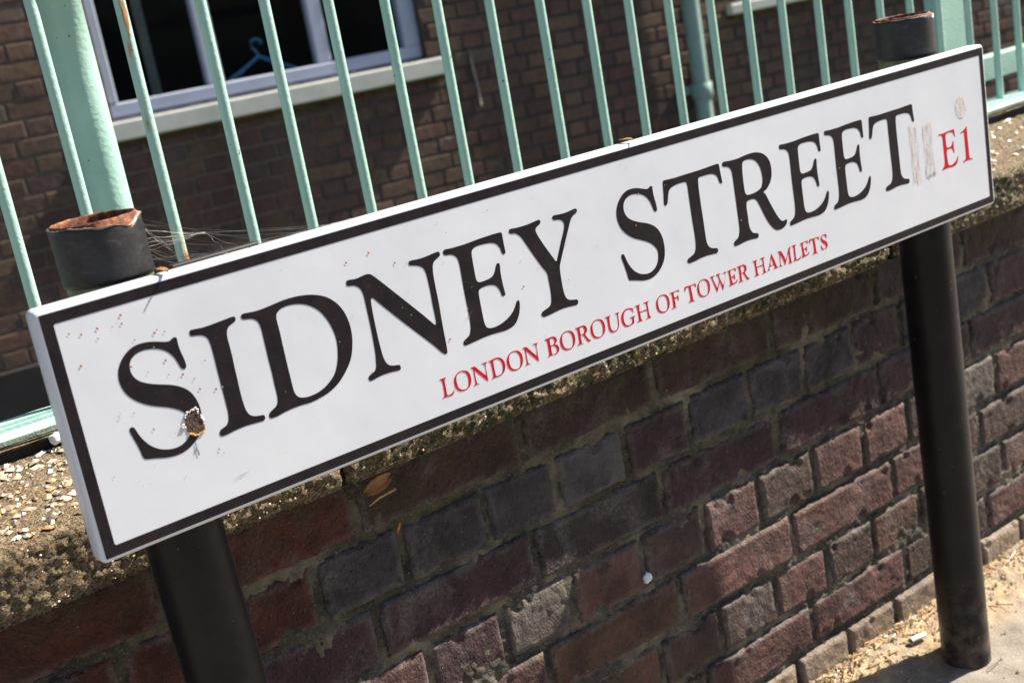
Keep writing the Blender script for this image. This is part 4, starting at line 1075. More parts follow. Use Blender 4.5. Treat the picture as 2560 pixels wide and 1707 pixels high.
SMALL = {'L':[[(6135,-3405),(6155,-3403),(6192,-3402),(6217,-3402),(6215,-3410),(6202,-3419),(6196,-3435),(6195,-3472),(6195,-3524),(6194,-3567),(6199,-3584),(6218,-3585),(6250,-3580),(6274,-3567),(6285,-3549),(6288,-3553),(6281,-3574),(6269,-3592),(6245,-3600),(6208,-3598),(6172,-3594),(6144,-3597),(6141,-3590),(6157,-3581),(6165,-3568),(6168,-3521),(6169,-3463),(6167,-3431),(6159,-3415),(6137,-3409)]],'O':[[(6436,-3403),(6468,-3417),(6490,-3443),(6501,-3476),(6501,-3519),(6490,-3553),(6472,-3579),(6440,-3595),(6400,-3601),(6358,-3594),(6331,-3578),(6309,-3549),(6299,-3511),(6301,-3470),(6315,-3437),(6341,-3414),(6372,-3400),(6406,-3398)],[(6425,-3413),(6449,-3430),(6464,-3459),(6470,-3493),(6467,-3529),(6460,-3559),(6442,-3583),(6418,-3591),(6385,-3586),(6357,-3571),(6338,-3546),(6331,-3511),(6330,-3474),(6338,-3439),(6358,-3417),(6386,-3407),(6407,-3408)]],'N':[[(6518,-3403),(6546,-3403),(6571,-3406),(6591,-3428),(6626,-3471),(6661,-3512),(6685,-3536),(6687,-3521),(6690,-3473),(6689,-3435),(6683,-3417),(6654,-3407),(6654,-3403),(6686,-3403),(6724,-3406),(6716,-3414),(6703,-3423),(6698,-3459),(6698,-3508),(6696,-3556),(6698,-3597),(6691,-3596),(6663,-3564),(6617,-3511),(6577,-3463),(6559,-3447),(6557,-3468),(6557,-3521),(6560,-3565),(6566,-3583),(6589,-3591),(6585,-3595),(6554,-3590),(6522,-3595),(6519,-3589),(6538,-3579),(6543,-3570),(6543,-3528),(6545,-3480),(6545,-3437),(6540,-3419),(6519,-3408)]],'D':[[(6736,-3404),(6763,-3405),(6809,-3398),(6848,-3399),(6879,-3408),(6906,-3429),(6926,-3459),(6934,-3497),(6927,-3533),(6909,-3565),(6878,-3585),(6837,-3594),(6798,-3592),(6766,-3592),(6745,-3596),(6740,-3591),(6758,-3582),(6767,-3573),(6769,-3536),(6768,-3482),(6765,-3438),(6757,-3416),(6736,-3409)],[(6805,-3416),(6832,-3412),(6857,-3417),(6884,-3441),(6899,-3475),(6900,-3514),(6891,-3549),(6870,-3575),(6839,-3583),(6813,-3583),(6800,-3571),(6797,-3540),(6796,-3486),(6796,-3442),(6795,-3426)]],'B':[[(7470,-3402),(7507,-3401),(7563,-3399),(7598,-3407),(7622,-3426),(7627,-3450),(7616,-3473),(7592,-3488),(7621,-3504),(7636,-3528),(7638,-3558),(7620,-3582),(7594,-3593),(7553,-3593),(7513,-3590),(7480,-3596),(7478,-3589),(7496,-3578),(7499,-3547),(7499,-3489),(7499,-3437),(7491,-3417),(7473,-3408)],[(7540,-3414),(7567,-3416),(7588,-3432),(7593,-3456),(7582,-3479),(7556,-3487),(7537,-3484),(7534,-3467),(7534,-3432)],[(7542,-3496),(7570,-3498),(7594,-3515),(7607,-3545),(7601,-3572),(7579,-3585),(7551,-3586),(7536,-3578),(7536,-3552),(7535,-3513)]],'R':[[(7885,-3406),(7929,-3405),(7979,-3404),(8015,-3411),(8039,-3438),(8041,-3468),(8028,-3491),(8004,-3503),(8025,-3543),(8047,-3576),(8070,-3585),(8062,-3597),(8042,-3599),(8024,-3588),(8005,-3556),(7984,-3517),(7971,-3503),(7946,-3502),(7943,-3534),(7944,-3567),(7944,-3587),(7966,-3592),(7963,-3598),(7931,-3593),(7888,-3596),(7886,-3589),(7909,-3576),(7913,-3538),(7913,-3479),(7911,-3432),(7902,-3416),(7886,-3412)],[(7951,-3418),(7977,-3416),(7999,-3429),(8005,-3457),(7995,-3484),(7973,-3494),(7948,-3491),(7945,-3469),(7944,-3432)]],'U':[[(8304,-3410),(8341,-3409),(8384,-3408),(8383,-3414),(8368,-3423),(8363,-3462),(8362,-3515),(8367,-3553),(8383,-3578),(8411,-3590),(8442,-3586),(8464,-3565),(8474,-3528),(8477,-3475),(8476,-3425),(8449,-3410),(8449,-3406),(8479,-3408),(8509,-3410),(8508,-3418),(8493,-3427),(8490,-3473),(8487,-3532),(8476,-3569),(8454,-3593),(8422,-3600),(8383,-3600),(8352,-3584),(8337,-3554),(8334,-3506),(8332,-3453),(8329,-3425),(8306,-3415)]],'G':[[(8711,-3418),(8709,-3443),(8711,-3474),(8704,-3472),(8695,-3445),(8672,-3425),(8643,-3417),(8608,-3420),(8579,-3442),(8563,-3481),(8563,-3528),(8577,-3566),(8604,-3586),(8643,-3589),(8669,-3573),(8678,-3548),(8674,-3524),(8645,-3517),(8646,-3512),(8685,-3513),(8725,-3514),(8727,-3519),(8708,-3530),(8703,-3563),(8702,-3583),(8678,-3592),(8636,-3600),(8588,-3598),(8557,-3580),(8533,-3546),(8527,-3504),(8536,-3459),(8558,-3429),(8592,-3409),(8637,-3404),(8679,-3413),(8700,-3420)]],'H':[[(8739,-3411),(8786,-3411),(8822,-3410),(8820,-3416),(8805,-3425),(8802,-3456),(8803,-3491),(8877,-3490),(8908,-3490),(8908,-3446),(8899,-3423),(8870,-3415),(8871,-3410),(8911,-3410),(8951,-3411),(8948,-3418),(8929,-3432),(8930,-3473),(8931,-3534),(8936,-3577),(8953,-3596),(8949,-3601),(8909,-3596),(8872,-3600),(8872,-3594),(8902,-3587),(8907,-3562),(8907,-3507),(8874,-3504),(8807,-3502),(8806,-3539),(8807,-3576),(8827,-3594),(8823,-3598),(8784,-3595),(8743,-3598),(8742,-3593),(8769,-3582),(8774,-3556),(8773,-3495),(8770,-3444),(8764,-3422),(8740,-3417)]],'F':[[(9271,-3410),(9321,-3414),(9414,-3412),(9414,-3436),(9405,-3434),(9393,-3422),(9343,-3420),(9331,-3430),(9334,-3479),(9373,-3480),(9386,-3467),(9395,-3469),(9392,-3534),(9384,-3528),(9373,-3501),(9335,-3493),(9336,-3549),(9334,-3590),(9358,-3593),(9354,-3597),(9312,-3596),(9270,-3600),(9268,-3595),(9298,-3583),(9300,-3539),(9300,-3470),(9298,-3428),(9274,-3418)]],'T':[[(9506,-3409),(9591,-3413),(9675,-3413),(9680,-3451),(9667,-3450),(9654,-3424),(9604,-3423),(9605,-3484),(9610,-3554),(9612,-3592),(9634,-3602),(9631,-3607),(9582,-3600),(9540,-3599),(9538,-3590),(9567,-3582),(9571,-3516),(9566,-3446),(9560,-3424),(9524,-3428),(9512,-3458),(9503,-3453)]],'W':[[(9914,-3404),(9986,-3406),(9984,-3415),(9956,-3416),(9966,-3462),(9992,-3524),(10011,-3557),(10039,-3510),(10052,-3479),(10042,-3435),(10014,-3410),(10015,-3403),(10082,-3405),(10080,-3415),(10057,-3416),(10069,-3470),(10096,-3533),(10112,-3551),(10144,-3484),(10163,-3434),(10127,-3417),(10129,-3411),(10181,-3411),(10175,-3420),(10160,-3440),(10132,-3522),(10098,-3602),(10087,-3599),(10074,-3547),(10059,-3502),(10036,-3544),(10002,-3600),(9991,-3597),(9971,-3532),(9947,-3464),(9935,-3424),(9915,-3412)]],'E':[[(10202,-3410),(10274,-3411),(10332,-3410),(10337,-3446),(10326,-3443),(10311,-3421),(10263,-3417),(10246,-3435),(10249,-3492),(10278,-3493),(10296,-3477),(10308,-3476),(10308,-3536),(10297,-3533),(10284,-3511),(10252,-3505),(10257,-3550),(10263,-3572),(10302,-3572),(10335,-3550),(10344,-3555),(10325,-3582),(10269,-3588),(10200,-3594),(10198,-3586),(10219,-3574),(10220,-3519),(10217,-3455),(10212,-3426),(10202,-3420)]],'A':[[(10953,-3403),(10975,-3449),(11003,-3520),(11024,-3576),(11042,-3590),(11037,-3596),(11000,-3593),(10969,-3596),(10967,-3587),(10986,-3581),(10974,-3548),(10910,-3548),(10887,-3574),(10899,-3585),(10894,-3590),(10854,-3589),(10853,-3581),(10871,-3573),(10910,-3502),(10947,-3413)],[(10939,-3458),(10966,-3532),(10915,-3532)]],'M':[[(11067,-3409),(11125,-3417),(11141,-3443),(11172,-3501),(11186,-3540),(11223,-3486),(11262,-3410),(11293,-3411),(11287,-3424),(11276,-3449),(11279,-3522),(11282,-3587),(11295,-3598),(11290,-3604),(11259,-3600),(11224,-3598),(11223,-3589),(11246,-3582),(11245,-3506),(11241,-3469),(11210,-3525),(11176,-3595),(11163,-3589),(11138,-3520),(11107,-3462),(11102,-3454),(11097,-3517),(11091,-3575),(11121,-3592),(11116,-3597),(11083,-3594),(11062,-3596),(11061,-3588),(11080,-3576),(11086,-3499),(11087,-3436),(11067,-3418)]],'S':[[(11951,-3417),(11954,-3450),(11955,-3468),(11945,-3465),(11928,-3436),(11898,-3417),(11875,-3423),(11867,-3443),(11883,-3469),(11922,-3493),(11956,-3527),(11959,-3561),(11934,-3589),(11883,-3596),(11847,-3588),(11836,-3574),(11832,-3533),(11845,-3536),(11859,-3569),(11884,-3590),(11913,-3586),(11926,-3563),(11914,-3540),(11870,-3505),(11844,-3466),(11848,-3431),(11875,-3413),(11914,-3411)]]}
PLACE = [['L',613.5],['O',629.9],['N',651.8],['D',673.6],['O',695.8],['N',717.5],['B',747.0],['O',766.3],['R',788.5],['O',808.6],['U',830.4],['G',852.7],['H',873.9],['O',905.0],['F',926.8],['T',950.3],['O',969.3],['W',991.4],['E',1019.8],['R',1035.8],['H',1062.1],['A',1085.3],['M',1106.1],['L',1131.0],['E',1146.8],['T',1163.5],['S',1183.2]]

D = 1.02
sign = empty('street_sign', (0.906, D, C(-0.388)), 'white enamel street name sign reading SIDNEY STREET with black border and red borough name', 'street sign')
FX0, FX1, FZ0, FZ1 = 0.2603, 1.5516, -0.3883, -0.1690
def sign_plate():
    b = bmesh.new()
    # rounded rectangle extruded back, front edge rolled over
    rc = 0.006
    def loop(off, y):
        out = []
        for cx_, cz_, a0 in ((FX1 - rc, FZ1 - rc, 0), (FX0 + rc, FZ1 - rc, 90), (FX0 + rc, FZ0 + rc, 180), (FX1 - rc, FZ0 + rc, 270)):
            for i in range(7):
                a = R(a0 + 15 * i)
                out.append(b.verts.new((cx_ + (rc - off) * math.cos(a), y, C(cz_ + (rc - off) * math.sin(a)))))
        return out
    rb = 0.0042
    loops = []
    for i in range(7):
        a = i / 6 * math.pi / 2
        loops.append(loop(rb * (1 - math.sin(a)), D + rb * (1 - math.cos(a))))
    loops.append(loop(0, D + 0.012))
    loops.append(loop(0, D + 0.0185))
    loops.append(loop(0.002, D + 0.0185))
    n = len(loops[0])
    for j in range(len(loops) - 1):
        for k in range(n):
            b.faces.new((loops[j][k], loops[j][(k + 1) % n], loops[j + 1][(k + 1) % n], loops[j + 1][k]))
    b.faces.new(loops[0][::-1])
    b.faces.new(loops[-1])
    bmesh.ops.recalc_face_normals(b, faces=b.faces[:])
    o = bm_obj('plate', b, M['enamel'], sign)
    for p in o.data.polygons:
        p.use_smooth = len(p.vertices) == 4
    return o
sign_plate()
for zc_ in (-0.225, -0.335):
    box('clip_channel', 0.30, 1.52, D + 0.0186, D + 0.034, C(zc_ - 0.015), C(zc_ + 0.015), M['clip'], sign, 0.001, 1)
box('clip_end', 0.388, 0.470, D + 0.0187, D + 0.028, C(-0.24), C(-0.1662), M['clip'], sign, 0.001, 1)

def ring_border():
    def rr(x0, x1, z0, z1, rc, y, m=5):
        out = []
        for cx_, cz_, a0 in ((x1 - rc, z1 - rc, 0), (x0 + rc, z1 - rc, 90), (x0 + rc, z0 + rc, 180), (x1 - rc, z0 + rc, 270)):
            for i in range(m + 1):
                a = R(a0 + 90 * i / m)
                out.append((cx_ + rc * math.cos(a), y, C(cz_ + rc * math.sin(a))))
        return out
    y = D - 0.0002
    a = rr(0.2646, 1.5474, -0.3843, -0.1732, 0.0007, y)
    b_ = rr(0.2744, 1.5393, -0.3751, -0.1827, 0.0018, y)
    n = len(a)
    fs = [(k, k + n, (k + 1) % n + n, (k + 1) % n) for k in range(n)]
    mesh_obj('border', a + b_, fs, M['black'], sign)
ring_border()

def catmull(pts, sub):
    out = []
    n = len(pts)
    for i in range(n):
        p0, p1, p2, p3 = pts[i - 1], pts[i], pts[(i + 1) % n], pts[(i + 2) % n]
        for s in range(sub):
            t = s / sub
            q = []
            for a in range(2):
                q.append(0.5 * ((2 * p1[a]) + (-p0[a] + p2[a]) * t + (2 * p0[a] - 5 * p1[a] + 4 * p2[a] - p3[a]) * t * t + (-p0[a] + 3 * p1[a] - 3 * p2[a] + p3[a]) * t ** 3))
            out.append(q)
    return out

def glyph_mesh(name, loops, mat, sub=3):
    cu = bpy.data.curves.new(name, 'CURVE')
    cu.dimensions = '2D'
    cu.fill_mode = 'FRONT'
    for l in loops:
        pts = catmull([(x / 10000.0, z / 10000.0) for x, z in l], sub)
        sp_ = cu.splines.new('POLY')
        sp_.points.add(len(pts) - 1)
        for i, (x, z) in enumerate(pts):
            sp_.points[i].co = (x, z, 0, 1)
        sp_.use_cyclic_u = True
    tmp = bpy.data.objects.new('tmp', cu)
    COL.objects.link(tmp)
    dg = bpy.context.evaluated_depsgraph_get()
    me = bpy.data.meshes.new_from_object(tmp.evaluated_get(dg))
    bpy.data.objects.remove(tmp)
    bpy.data.curves.remove(cu)
    me.name = name
    me.transform(Matrix(((1, 0, 0, 0), (0, 0, 0, 0), (0, 1, 0, 0), (0, 0, 0, 1))))
    me.materials.clear(); me.materials.append(mat)
    return me
def put(me, name, dx=0.0, dz=0.0, y=D - 0.0002):
    o = bpy.data.objects.new(name, me)
    o.location = (dx, y, H + dz)
    return link(o, sign)
GM = {k: glyph_mesh('letter', v, M['black']) for k, v in BIG.items()}
for k, dx, dz in (('S', -0.5554, -0.0022), ('I', 0, 0), ('D', 0, 0), ('N', 0, 0), ('E', 0, 0), ('Y', 0, 0), ('S', 0, 0), ('T', 0, 0), ('R', 0, 0), ('E', 0.4843, 0.0005), ('E', 0.5660, 0.0003), ('T', 0.3570, -0.0006)):
    put(GM[k], 'letter', dx, dz)
for k in ('e', '1'):
    put(glyph_mesh('postcode_letter', POST[k], M['red'], 2), 'postcode_letter')
SM = {k: glyph_mesh('small_letter', v, M['red'], 2) for k, v in SMALL.items()}
SL = {k: min(x for x, z in v[0]) / 10 for k, v in SMALL.items()}
for k, x in PLACE:
    put(SM[k], 'small_letter', (x - SL[k]) / 1000.0)

# wear on the sign face
def discs(name, spots, mat, y):
    vs, fs = [], []
    for (x, z, r_) in spots:
        base = len(vs)
        for k in range(7):
            a = 2 * math.pi * k / 7
            q = r_ * random.uniform(0.7, 1.25)
            vs.append((x + q * math.cos(a), y, C(z + q * math.sin(a))))
        fs.append(tuple(range(base, base + 7))[::-1])
    o = mesh_obj(name, vs, fs, mat, sign)
    return tag(o, kind='stuff')
SP = [(0.3543, -0.2113), (0.3518, -0.2133), (0.3606, -0.2148), (0.3342, -0.214), (0.3552, -0.2386), (0.3257, -0.2348), (0.3382, -0.2436), (0.3548, -0.2508), (0.3667, -0.2545), (0.3755, -0.2614), (0.3782, -0.2715), (0.3919, -0.2762), (0.3884, -0.2491), (0.318, -0.2727), (0.3306, -0.2916), (0.3815, -0.3283), (0.385, -0.3328), (0.3804, -0.3312),
      (0.3281, -0.191), (0.3271, -0.1979), (0.307, -0.1961), (0.3191, -0.1983), (0.2932, -0.197), (0.2842, -0.1935), (0.3053, -0.204), (0.2866, -0.2216), (0.5659, -0.2007), (0.5411, -0.2036), (0.5911, -0.217), (0.6033, -0.2207), (0.6348, -0.3056), (0.5433, -0.3102), (0.7325, -0.2794), (0.7905, -0.2884), (0.7945, -0.2521), (0.6520, -0.3130), (0.6535, -0.2040), (0.7060, -0.1940)]
random.seed(11)
discs('rust_specks', [(x, z, random.choice([0.0006, 0.0008, 0.0011])) for x, z in SP], M['specks'], D - 0.0004)
discs('faint_specks', [(random.uniform(0.28, 1.0) if random.random() < 0.7 else random.uniform(1.0, 1.53), random.uniform(-0.372, -0.186), random.choice([0.0004, 0.0005, 0.0007])) for _ in range(90)], M['specks_pale'], D - 0.00035)

def sheet(name, pts, mat, y, parent=sign):
    return mesh_obj(name, [(x, y, C(z)) for x, z in pts], [tuple(range(len(pts)))[::-1]], mat, parent)
def blob_pts(cx_, cz_, rx, rz, n, jit, seed):
    rnd = random.Random(seed)
    return [(cx_ + rx * (1 + rnd.uniform(-jit, jit)) * math.cos(2 * math.pi * k / n), cz_ + rz * (1 + rnd.uniform(-jit, jit)) * math.sin(2 * math.pi * k / n)) for k in range(n)]
# the big chip: raw rusted metal in a ragged rim of cracked enamel
chip_c = (0.3655, -0.2985)
rnd = random.Random(21)
out = [(0.3590, -0.2905), (0.3612, -0.2880), (0.3640, -0.2872), (0.3672, -0.2868), (0.3700, -0.2862), (0.3716, -0.2880), (0.3712, -0.2905), (0.3738, -0.2935), (0.3728, -0.2960), (0.3742, -0.2990), (0.3736, -0.3020), (0.3745, -0.3050), (0.3728, -0.3078), (0.3700, -0.3085), (0.3672, -0.3095), (0.3645, -0.3092), (0.3625, -0.3076), (0.3600, -0.3058), (0.3584, -0.3030), (0.3582, -0.2998), (0.3556, -0.2990), (0.3545, -0.2978), (0.3560, -0.2968), (0.3580, -0.2965), (0.3584, -0.2935)]
cc = []
for i in range(len(out)):
    a, b_ = out[i], out[(i + 1) % len(out)]
    for s in range(5):
        t = s / 5
        x, z = a[0] + (b_[0] - a[0]) * t, a[1] + (b_[1] - a[1]) * t
        j = rnd.uniform(-0.0006, 0.0006)
        dx, dz = x - chip_c[0], z - chip_c[1]
        q = math.hypot(dx, dz) or 1
        cc.append((x + dx / q * j, z + dz / q * j))
vs = [(chip_c[0], D - 0.0003, C(chip_c[1]))] + [(x, D - 0.0005, C(z)) for x, z in cc]
mesh_obj('bare_metal_chip', vs, [(0, 1 + (k + 1) % len(cc), 1 + k) for k in range(len(cc))], M['chip'], sign)
def crumbs(name, arc, mat, rr, sel):
    vs, fs = [], []
    rnd = random.Random(len(name))
    for i, (x, z) in enumerate(arc):
        if not sel(x, z): continue
        base = len(vs)
        r_ = rr * rnd.uniform(0.6, 1.3)
        for j in range(3):
            th = j * 0.6
            for k in range(7):
                a = 2 * math.pi * k / 7
                vs.append((x + r_ * math.cos(th) * math.cos(a), D - 0.0004 - r_ * 0.7 * math.sin(th), C(z + r_ * math.cos(th) * math.sin(a))))
        vs.append((x, D - 0.0004 - r_ * 0.75, C(z)))
        for j in range(2):
            for k in range(7):
                fs.append((base + j * 7 + k, base + (j + 1) * 7 + k, base + (j + 1) * 7 + (k + 1) % 7, base + j * 7 + (k + 1) % 7))
        for k in range(7): fs.append((base + 14 + k, base + 21, base + 14 + (k + 1) % 7))
    tag(mesh_obj(name, vs, fs, mat, sign, smooth=True), kind='stuff')
crumbs('enamel_crumbs', cc[::2], M['chip_edge'], 0.00095, lambda x, z: z > -0.2915 or x < 0.3572 or (x > 0.3725 and z > -0.299))
crumbs('ochre_crumbs', cc, M['ochre'], 0.00075, lambda x, z: z < -0.3045)
sheet('drip_mark', [(0.3622, -0.3150), (0.3632, -0.3150), (0.3628, -0.3185), (0.3634, -0.3230), (0.3638, -0.3268), (0.3622, -0.3268), (0.3622, -0.3220), (0.3606, -0.3240), (0.3604, -0.3228), (0.3616, -0.3200)], M['scratch'], D - 0.00045)
sheet('scratch', [(0.653, -0.295), (0.6600, -0.2900), (0.6690, -0.2838), (0.6605, -0.2892)], M['scratch'], D - 0.00045)
sheet('scratch', [(0.386, -0.3600), (0.3960, -0.3585), (0.4060, -0.3562), (0.3962, -0.3578)], M['scratch'], D - 0.00045)
sheet('scratch', [(1.1850, -0.2880), (1.1890, -0.2850), (1.1930, -0.2815), (1.1895, -0.2842)], M['scratch'], D - 0.00045)
M['tape'] = m_residue('tape_residue', (0.66, 0.60, 0.57), 0.40, 0.60, 0.85, 1.6, 0.35, 130)
M['sticker'] = m_residue('sticker_residue', (0.72, 0.64, 0.61), 0.30, 0.62, 0.95, 1, 1, 150)
def tape(x0, x1, z0, z1, seed):
    rnd = random.Random(seed)
    pts = [(x0 + rnd.uniform(-.001, .001), z1 - (z1 - z0) * i / 8) for i in range(9)]
    pts += [(x0 + (x1 - x0) * i / 7, z0 + rnd.uniform(-0.005, 0.005)) for i in range(8)]
    pts += [(x1 + rnd.uniform(-.001, .001), z0 + (z1 - z0) * i / 8) for i in range(9)]
    pts += [(x1 - (x1 - x0) * i / 5, z1 + rnd.uniform(-0.004, 0.004)) for i in range(1, 5)]
    return sheet('tape_residue', pts, M['tape'], D - 0.0004)
tape(1.3745, 1.3925, -0.3200, -0.2440, 1)
tape(1.4030, 1.4240, -0.3190, -0.2480, 2)
sheet('sticker_residue', blob_pts(1.4900, -0.2420, 0.0125, 0.0150, 28, 0.03, 4), M['sticker'], D - 0.0004)

# final size of the sign: 1.27 m wide, its face just short of a metre away
K = 0.9865 / 1.02
done = set()
for o in sign.children:
    me = o.data
    moved = o.location.z != 0
    if me.name not in done:
        done.add(me.name)
        for v in me.vertices:
            v.co.x *= K
            v.co.z = v.co.z * K if moved else H + (v.co.z - H) * K
            if not moved: v.co.y -= 0.0335
    if moved:
        o.location = (o.location.x * K, o.location.y - 0.0335, H + (o.location.z - H) * K)

# ---------------------------------------------------------------- small things
def leaf(name, c, L_, W_, rot, curl, mat, label, up=Vector((0, -1, 0)), cat='leaf', edge=True):
    """a dry curled leaf blade lying in the plane whose normal is `up`"""
    up = up.normalized()
    a = up.cross(Vector((0, 0, 1)) if abs(up.z) < 0.9 else Vector((0, 1, 0))).normalized()
    b_ = up.cross(a)
    ax = a * math.cos(rot) + b_ * math.sin(rot)
    ay = up.cross(ax)
    vs, fs = [], []
    n, m = 12, 6
    rnd = random.Random(len(label))
    for i in range(n + 1):
        t = i / n
        hw = W_ * (math.sin(math.pi * min(0.98, t * 0.94 + 0.04)) ** 0.7) * (0.9 + 0.15 * rnd.random())
        for j in range(m + 1):
            s = j / m * 2 - 1
            h = curl * (s * s) * W_ + 0.12 * L_ * math.sin(t * 3.0) * curl + 0.0006 * rnd.uniform(-1, 1)
            p = c + ax * (t - 0.5) * L_ + ay * s * hw + up * (0.001 + abs(h))
            vs.append(p)
    for i in range(n):
        for j in range(m):
            q = i * (m + 1) + j
            fs.append((q, q + 1, q + m + 2, q + m + 1))
    me_o = mesh_obj(name, vs, fs, mat, None, smooth=True)
    md = me_o.modifiers.new('thickness', 'SOLIDIFY'); md.thickness = 0.0004
    return tag(me_o, label, cat)
dead = leaf('dead_leaf', Vector((0.512 * 1.150, 1.150, C(-0.4685))), 0.040, 0.0085, R(12), 0.5, M['leaf'], 'curled brown dead leaf caught under the coping on the top course of the wall', Vector((0, -1, 0.25)))
tube('leaf_stalk', [Vector((0.512 * 1.15 - 0.018, 1.139, C(-0.4840))), Vector((0.512 * 1.15 - 0.006, 1.1375, C(-0.4790))), Vector((0.512 * 1.15 + 0.016, 1.138, C(-0.4770)))], [0.0007, 0.0012, 0.0014], M['stalk'], dead, n=6)
leaf('leaf_scrap', Vector((.8805 * 0.996, 0.996, C(-0.1621))), 0.022, 0.0032, R(90), 0.35, M['leaf'], 'small dry leaf scrap on the top edge of the sign above the letter T', Vector((0, 0, 1)))
leaf('leaf_scrap', Vector((0.3622, 0.996, C(-0.1621))), 0.030, 0.0030, R(90), 0.3, M['leaf'], 'dry leaf scrap on the top edge of the sign beside the nearer post', Vector((0, 0, 1)))
leaf('seed_husk', Vector((.3565 * 1.166, 1.166, C(-0.478 * 1.166))), 0.014, 0.0014, R(2), 0.3, M['amber'], 'thin orange seed husk stuck on the wall left of the nearer post', Vector((0, -1, 0)), 'husk')
leaf('seed_husk', Vector((.5255 * 1.166, 1.166, C(-0.4556 * 1.168))), 0.012, 0.0014, R(60), 0.3, M['amber'], 'orange seed husk lodged in the bed joint below the dead leaf', Vector((0, -1, 0)), 'husk')

def lump(name, c, sx, sy, sz, mat, label, cat, seed=1):
    b = bmesh.new()
    bmesh.ops.create_icosphere(b, subdivisions=3, radius=1)
    for v in b.verts:
        d = 1 + 0.28 * noise.noise(v.co * 1.6 + Vector((seed, 0, 0))) + 0.1 * noise.noise(v.co * 4)
        v.co = Vector((c[0] + v.co.x * sx * d, c[1] + v.co.y * sy * d, c[2] + v.co.z * sz * d))
    return tag(bm_obj(name, b, mat, None, True), label, cat)
lump('mortar_blob', (.8139 * 1.166, 1.1650, C(-.6346 * 1.166)), 0.0068, 0.004, 0.0072, M['gum'], 'pale white lump stuck in a vertical joint halfway down the wall', 'lump')
lump('white_pebble', (.2475 * 1.366, 1.366, C(-0.3640)), 0.0085, 0.006, 0.0062, M['gum'], 'smooth white pebble on the coping at the foot of the railing beside the sign edge', 'pebble', 3)

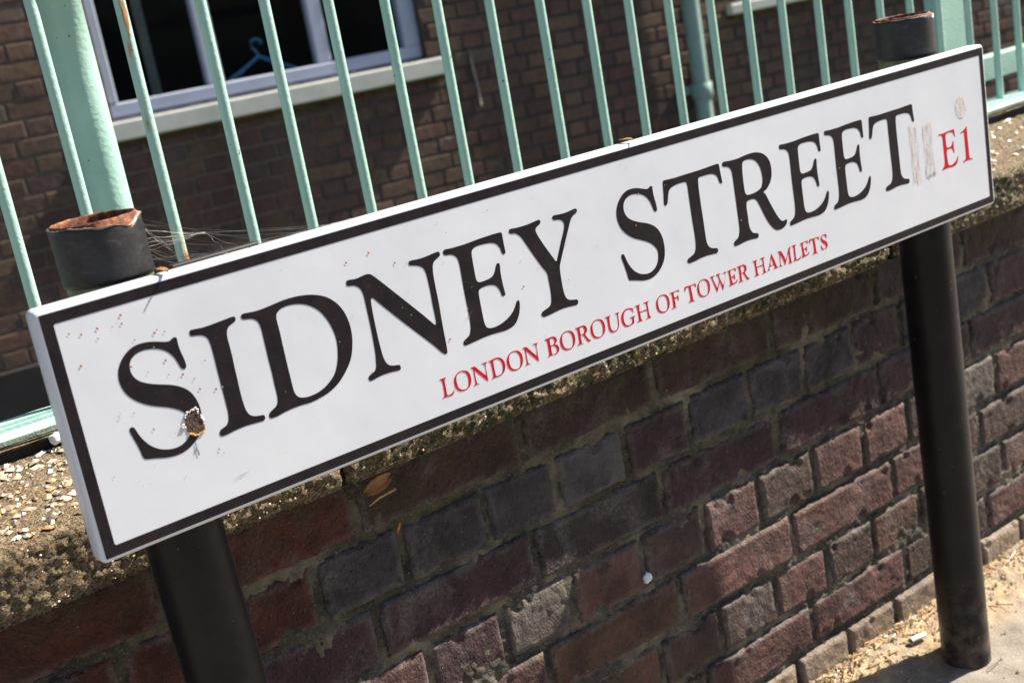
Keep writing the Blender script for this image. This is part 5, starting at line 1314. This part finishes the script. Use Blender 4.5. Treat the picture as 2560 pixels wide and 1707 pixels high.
def ground_z(x, y):
    t = min(1, max(0, (y - 1.05) / 0.11))
    return 0.028 * t * t * (3 - 2 * t)
def cigarette():
    p0 = Vector((1.402, 1.122, ground_z(0, 1.122) + 0.0065)); p1 = Vector((1.430, 1.117, ground_z(0, 1.117) + 0.0065))
    o = empty('cigarette_end', p0, 'white cigarette end lying in the litter between wall foot and farther post', 'cigarette end')
    d = (p1 - p0).normalized()
    tube('paper', [p0, p0 + d * 0.002, p1 - d * 0.001, p1], [0.0038, 0.0040, 0.0040, 0.0037], M['paper'], o, n=16)
    tube('burnt_tip', [p0 - d * 0.004, p0 + d * 0.0005], [0.0028, 0.0037], M['char'], o, n=12)
cigarette()
def litter():
    rnd = random.Random(9)
    vs, fs = [], []
    for i in range(420):
        x = rnd.uniform(1.05, 1.9)
        y = 1.165 - abs(rnd.gauss(0, 0.032)) if rnd.random() < 0.85 else rnd.uniform(0.8, 1.15)
        if y > 1.163: y = 1.15
        L_ = rnd.choice([0.004, 0.007, 0.012, 0.02, 0.03]) * rnd.uniform(0.6, 1.2)
        r_ = rnd.uniform(0.0005, 0.0014)
        a = rnd.uniform(0, math.pi)
        d = Vector((math.cos(a), math.sin(a) * 0.8, rnd.uniform(-0.15, 0.25))) * L_ / 2
        c = Vector((x, y, ground_z(x, y) + 0.003 + rnd.uniform(0, 0.003)))
        if c.y + abs(d.y) > 1.165: c.y -= abs(d.y)
        side = Vector((-d.y, d.x, 0)).normalized() * r_
        up = Vector((0, 0, r_))
        base = len(vs)
        for e in (-1, 1):
            for s_ in (side, up, -side, -up): vs.append(c + d * e + s_)
        for k in range(4): fs.append((base + k, base + (k + 1) % 4, base + 4 + (k + 1) % 4, base + 4 + k))
        fs.append((base + 3, base + 2, base + 1, base)); fs.append((base + 4, base + 5, base + 6, base + 7))
    me = mesh_obj('twig_litter', vs, fs, M['stick'])
    for m_ in (M['stalk'], M['char'], M['amber'], M['paper']): me.data.materials.append(m_)
    k = 0
    for i in range(0, len(me.data.polygons), 6):
        mi = rnd.choice([0, 0, 0, 1, 1, 2, 0, 3] if rnd.random() < 0.93 else [4])
        for j in range(6): me.data.polygons[i + j].material_index = mi
    tag(me, 'dry twigs and straw bits scattered along the foot of the wall', 'litter', kind='stuff')
    vs, fs = [], []
    for i in range(1500):
        x = rnd.uniform(1.05, 1.9)
        y = 1.163 - abs(rnd.gauss(0, 0.03)) if rnd.random() < 0.8 else rnd.uniform(0.75, 1.15)
        s = rnd.choice([0.0008, 0.0012, 0.0018, 0.003])
        base = len(vs)
        c = (x, y, ground_z(x, y) + s * 0.4 + 0.001)
        vs += [(c[0] + s, c[1], c[2]), (c[0], c[1] + s, c[2]), (c[0] - s, c[1], c[2]), (c[0], c[1] - s, c[2]), (c[0] + s * .2, c[1], c[2] + s * .8), (c[0], c[1], c[2] - s * .8)]
        for q in ((0, 1, 4), (1, 2, 4), (2, 3, 4), (3, 0, 4), (1, 0, 5), (2, 1, 5), (3, 2, 5), (0, 3, 5)): fs.append(tuple(base + k for k in q))
    me = mesh_obj('grit', vs, fs, M['pebble'])
    tag(me, 'fine grit and crumbs on the pavement by the wall', 'grit', kind='stuff')
litter()

def cobweb():
    rnd = random.Random(4)
    A = [Vector((0.3745, 1.052 + 0.003 * i, C(-0.122 - 0.0045 * i))) for i in range(9)]
    E = [Vector((0.384 + 0.020 * i, 1.000, C(-0.1627))) for i in range(9)]
    F = [Vector((0.539, 1.4150, C(-0.19 - 0.012 * i))) for i in range(5)]
    knots = [Vector((0.391 + rnd.uniform(0, 0.05), 1.035 + rnd.uniform(-0.02, 0.05), C(-0.158 + rnd.uniform(-0.012, 0.012)))) for _ in range(6)]
    vs, fs = [], []
    def strand(p, q, sag, r_):
        pts = []
        for i in range(9):
            t = i / 8
            v = p.lerp(q, t) + Vector((0, 0, -sag * 4 * t * (1 - t)))
            v += Vector([rnd.uniform(-1, 1) * 0.0006 for _ in range(3)])
            pts.append(v)
        base = len(vs)
        for i, v in enumerate(pts):
            rr = r_ * rnd.choice([0.7, 1, 1, 1.3, 2.2])
            for k in range(3):
                a = 2 * math.pi * k / 3
                vs.append(v + Vector((rr * math.cos(a) * 0.6, rr * math.cos(a) * 0.6, rr * math.sin(a))))
        for i in range(8):
            for k in range(3): fs.append((base + i * 3 + k, base + i * 3 + (k + 1) % 3, base + (i + 1) * 3 + (k + 1) % 3, base + (i + 1) * 3 + k))
    for i in range(11): strand(rnd.choice(A), rnd.choice(E), rnd.uniform(0, 0.008), rnd.choice([0.00004, 0.00006, 0.00009]))
    for i in range(14): strand(rnd.choice(A), rnd.choice(knots), rnd.uniform(0, 0.003), rnd.choice([0.0001, 0.00018]))
    for i in range(9): strand(rnd.choice(knots), rnd.choice(E), rnd.uniform(0, 0.003), rnd.choice([0.0001, 0.0002]))
    for i in range(3): strand(rnd.choice(A), rnd.choice(F), rnd.uniform(0, 0.01), 0.00005)
    o = mesh_obj('cobweb', vs, fs, M['web'])
    tag(o, 'tangled dusty cobweb strung between the nearer post and the top edge of the sign', 'cobweb')
cobweb()
